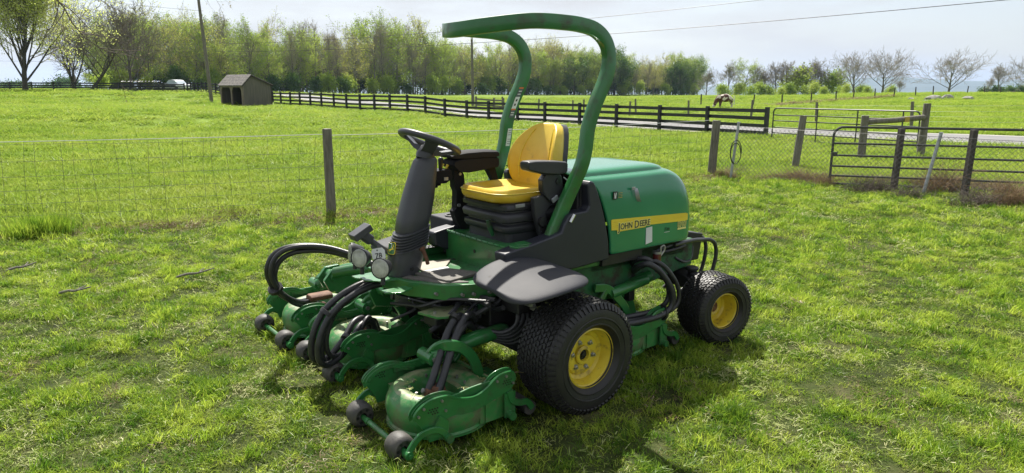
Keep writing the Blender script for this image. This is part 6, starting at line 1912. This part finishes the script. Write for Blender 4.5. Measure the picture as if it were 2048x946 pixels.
# dead thatch and dry growth along the fence lines
def along(a, b, n, wd, ids, s0, s1, off=0):
    t = rng.random(n); x = a[0] + (b[0] - a[0]) * t; y = a[1] + (b[1] - a[1]) * t; L0 = math.hypot(b[0] - a[0], b[1] - a[1]); nx_, ny_ = -(b[1] - a[1]) / L0, (b[0] - a[0]) / L0; o = rng.normal(0, wd, n) + off
    x, y = x + nx_ * o, y + ny_ * o; k_ = nz2(x, y, .8, 11) > -.25; x, y = x[k_], y[k_]; m_ = len(x); s_ = s0 + (s1 - s0) * rng.random(m_); emit(x, y, s_ * 1.2, s_, np.full(m_, ids), 0, .2)
along((-8.5, 7.95), (-2.6, 9.8), 1100, .20, 5, .8, 1.6, -.15); along((-2.6, 9.8), (4.1, 14.5), 1200, .24, 5, .8, 1.7, -.15)
along((-8.5, 7.95), (-2.6, 9.8), 120, .2, 9, .5, .9); along((-2.6, 9.8), (4.1, 14.5), 200, .2, 9, .5, 1.0)
along((4.2, 14.4), (7.8, 13.2), 420, .2, 9, .6, 1.4); along((4.2, 14.4), (7.8, 13.2), 420, .25, 5, .8, 1.8); along((7.8, 13.2), (11, 10.6), 650, .26, 9, .7, 1.6); along((7.8, 13.2), (11, 10.6), 700, .3, 5, 1, 2)
for (c0, c1) in (((1545, 221, 76), (1625, 214, 82)), ((1625, 214, 82), (1700, 203, 90)), ((1700, 203, 90), (1790, 193, 100))):
    a_, b_ = wat(*c0), wat(*c1); along((a_.x, a_.y), (b_.x, b_.y), 90, .25, 5, 7, 10)
# taller green tufts by the left fence and some weeds
for (px, py, n_, r_, h_) in ((95, 470, 130, .15, 2.3), (62, 475, 80, .14, 1.6), (345, 430, 30, .25, .9), (1330, 352, 60, .5, 1.2), (1565, 372, 40, .5, 1.1), (500, 415, 40, .5, .9)):
    dv = wat(px, py, 5) - Vector((0, 0, CH)); q = Vector((0, 0, CH)) + dv * (CH / -dv.z)
    emit(q.x + rng.normal(0, r_, n_), q.y + rng.normal(0, r_ * .6, n_), np.full(n_, 1.5), h_ * (1 + rng.random(n_)), np.full(n_, 3))
P_, S_, Rr, I_ = np.concatenate(pos), np.concatenate(scl), np.concatenate(rot), np.concatenate(idx)
print('tufts', len(P_))
lawn = fields(P_, S_, Rr, I_, 'grass'); lawn['kind'] = 'stuff'

# clippings stuck on tyres and decks
def clip(parent, pts, name='grass_clippings'):
    mb = MB(); r5 = random.Random(len(pts))
    for (x, y, z, s) in pts:
        for k in range(7):
            a = r5.uniform(0, 6.28); d = Vector((math.cos(a), math.sin(a), r5.uniform(-.2, .2))) * s * r5.uniform(.5, 1); o = Vector((x, y, z)) + Vector((r5.gauss(0, s * .4), r5.gauss(0, s * .4), 0)); w_ = Vector((-d.y, d.x, 0)).normalized() * .002
            mb.add([o - w_, o + w_, o + d + w_, o + d - w_], [(0, 1, 2, 3)])
    o = mb.build(name, M['blade_dry'], parent, smooth=False, fix=False); o['kind'] = 'stuff'
clip(MOW, [(.0, .82, .668, .03), (.08, .80, .664, .02), (.16, .70, .63, .02), (.20, .66, .60, .03), (.55, .45, .215, .05), (.50, .55, .22, .04), (.45, .38, .2, .05), (.60, .25, .225, .04), (.9, .45, .235, .03), (.85, .38, .235, .04), (.93, .55, .235, .03), (.66, .62, .235, .04), (.62, .28, .235, .04), (.42, .55, .20, .05), (.43, .36, .20, .06), (.80, -.45, .235, .04), (.55, -.45, .235, .05), (.70, -.80, .235, .05), (.85, -1.2, .235, .04), (.60, -1.5, .235, .05), (.47, .50, .19, .06), (.48, .42, .19, .06), (-1.45, .62, .50, .02)])
mb = MB(); mb.loft([[(.415 - .0, .60, .245), (.40, .63, .250)], [(.36, .66, .262), (.345, .69, .268)], [(.31, .71, .255), (.30, .72, .250)]], closed=False, cap0=False, cap1=False)
mb.build('dry_leaf', M['blade_brown'], MOW, fix=False)

# dry brush along the right fence, each clump its own plant
def brush(px, py, w_, h_, n, lab, mat='twig_dark', seed=1):
    dv = wat(px, py, 5) - Vector((0, 0, CH)); q = Vector((0, 0, CH)) + dv * (CH / -dv.z); r6 = random.Random(seed); mb = MB()
    for k in range(n):
        x = r6.gauss(0, w_ * .35); y = r6.gauss(0, .10); p = Vector((x, y, 0)); pts = [p]; d = Vector((r6.gauss(0, .6), r6.gauss(0, .3), 1)).normalized(); L0 = h_ * r6.uniform(.4, 1.3) * max(.3, 1 - abs(x) / w_ * .7)
        for s_ in range(4): d = (d + Vector((r6.gauss(0, .4), r6.gauss(0, .25), -.12 * s_))).normalized(); pts.append(pts[-1] + d * L0 / 4)
        mb.tube(pts, [.0028, .0025, .002, .0016, .001], 3, caps=False)
    o = mb.build('dry_brush', M[mat], fix=False); o.location = (q.x, q.y, 0); tag(o, lab, 'dry weeds'); return o
M['straw'] = pmat('straw_stems', (.30, .21, .12), .9, var=(.20, .13, .075), vscale=3)
for k, (px, py, w_, h_, n, lab, mt) in enumerate(((1470, 348, .5, .28, 160, 'tangle of dry brown weeds at the foot of the slim pole with the cable loop', 'twig_dark'), (1600, 362, .7, .36, 420, 'reddish-brown dry weed clump below the leaning wooden post', 'straw'), (1645, 372, .35, .35, 260, 'dry brown weeds against the left end of the long gate', 'straw'),
        (1745, 385, .6, .42, 480, 'dry tangled weeds between the gate end and the first square post', 'twig_dark'), (1885, 385, .5, .75, 420, 'tall straw-coloured brush climbing the second square post', 'straw'), (1950, 412, .6, .40, 420, 'dark dry weeds right of the second square post', 'twig_dark'), (2020, 412, .55, .60, 500, 'dense dry brush at the right edge of the fence', 'straw'),
        (1820, 395, .5, .3, 240, 'low dry weeds under the slim leaning metal pole', 'twig_dark'), (455, 432, .7, .16, 200, 'low pale dry weeds at the fence left of the round post', 'straw'), (357, 430, .05, .55, 5, 'two dry upright stalks standing in the woven wire fence', 'twig_dark'))):
    brush(px, py, w_, h_, n, lab, mt, 40 + k)
# dandelions
M['petal'] = pmat('dandelion_yellow', (.75, .50, .02), .6)

# ================================================================== HAZE
mb = MB(); mb.box2((-9000, -60, -140), (9000, 9000, 160))
hz = mb.build('haze', [], smooth=False) if False else None
def haze_box():
    mb = MB(); mb.box2((-5200, -340, -150), (9200, 8600, 190)); m, N, L_, out = node_mat('air')
    v_ = N.new('ShaderNodeVolumePrincipled'); v_.inputs['Color'].default_value = (.52, .70, 1, 1); v_.inputs['Density'].default_value = .95e-4; v_.inputs['Anisotropy'].default_value = .3
    L_.new(v_.outputs[0], out.inputs['Volume']); o = mb.build('haze', m, smooth=False); o['kind'] = 'stuff'; return o
haze_box()
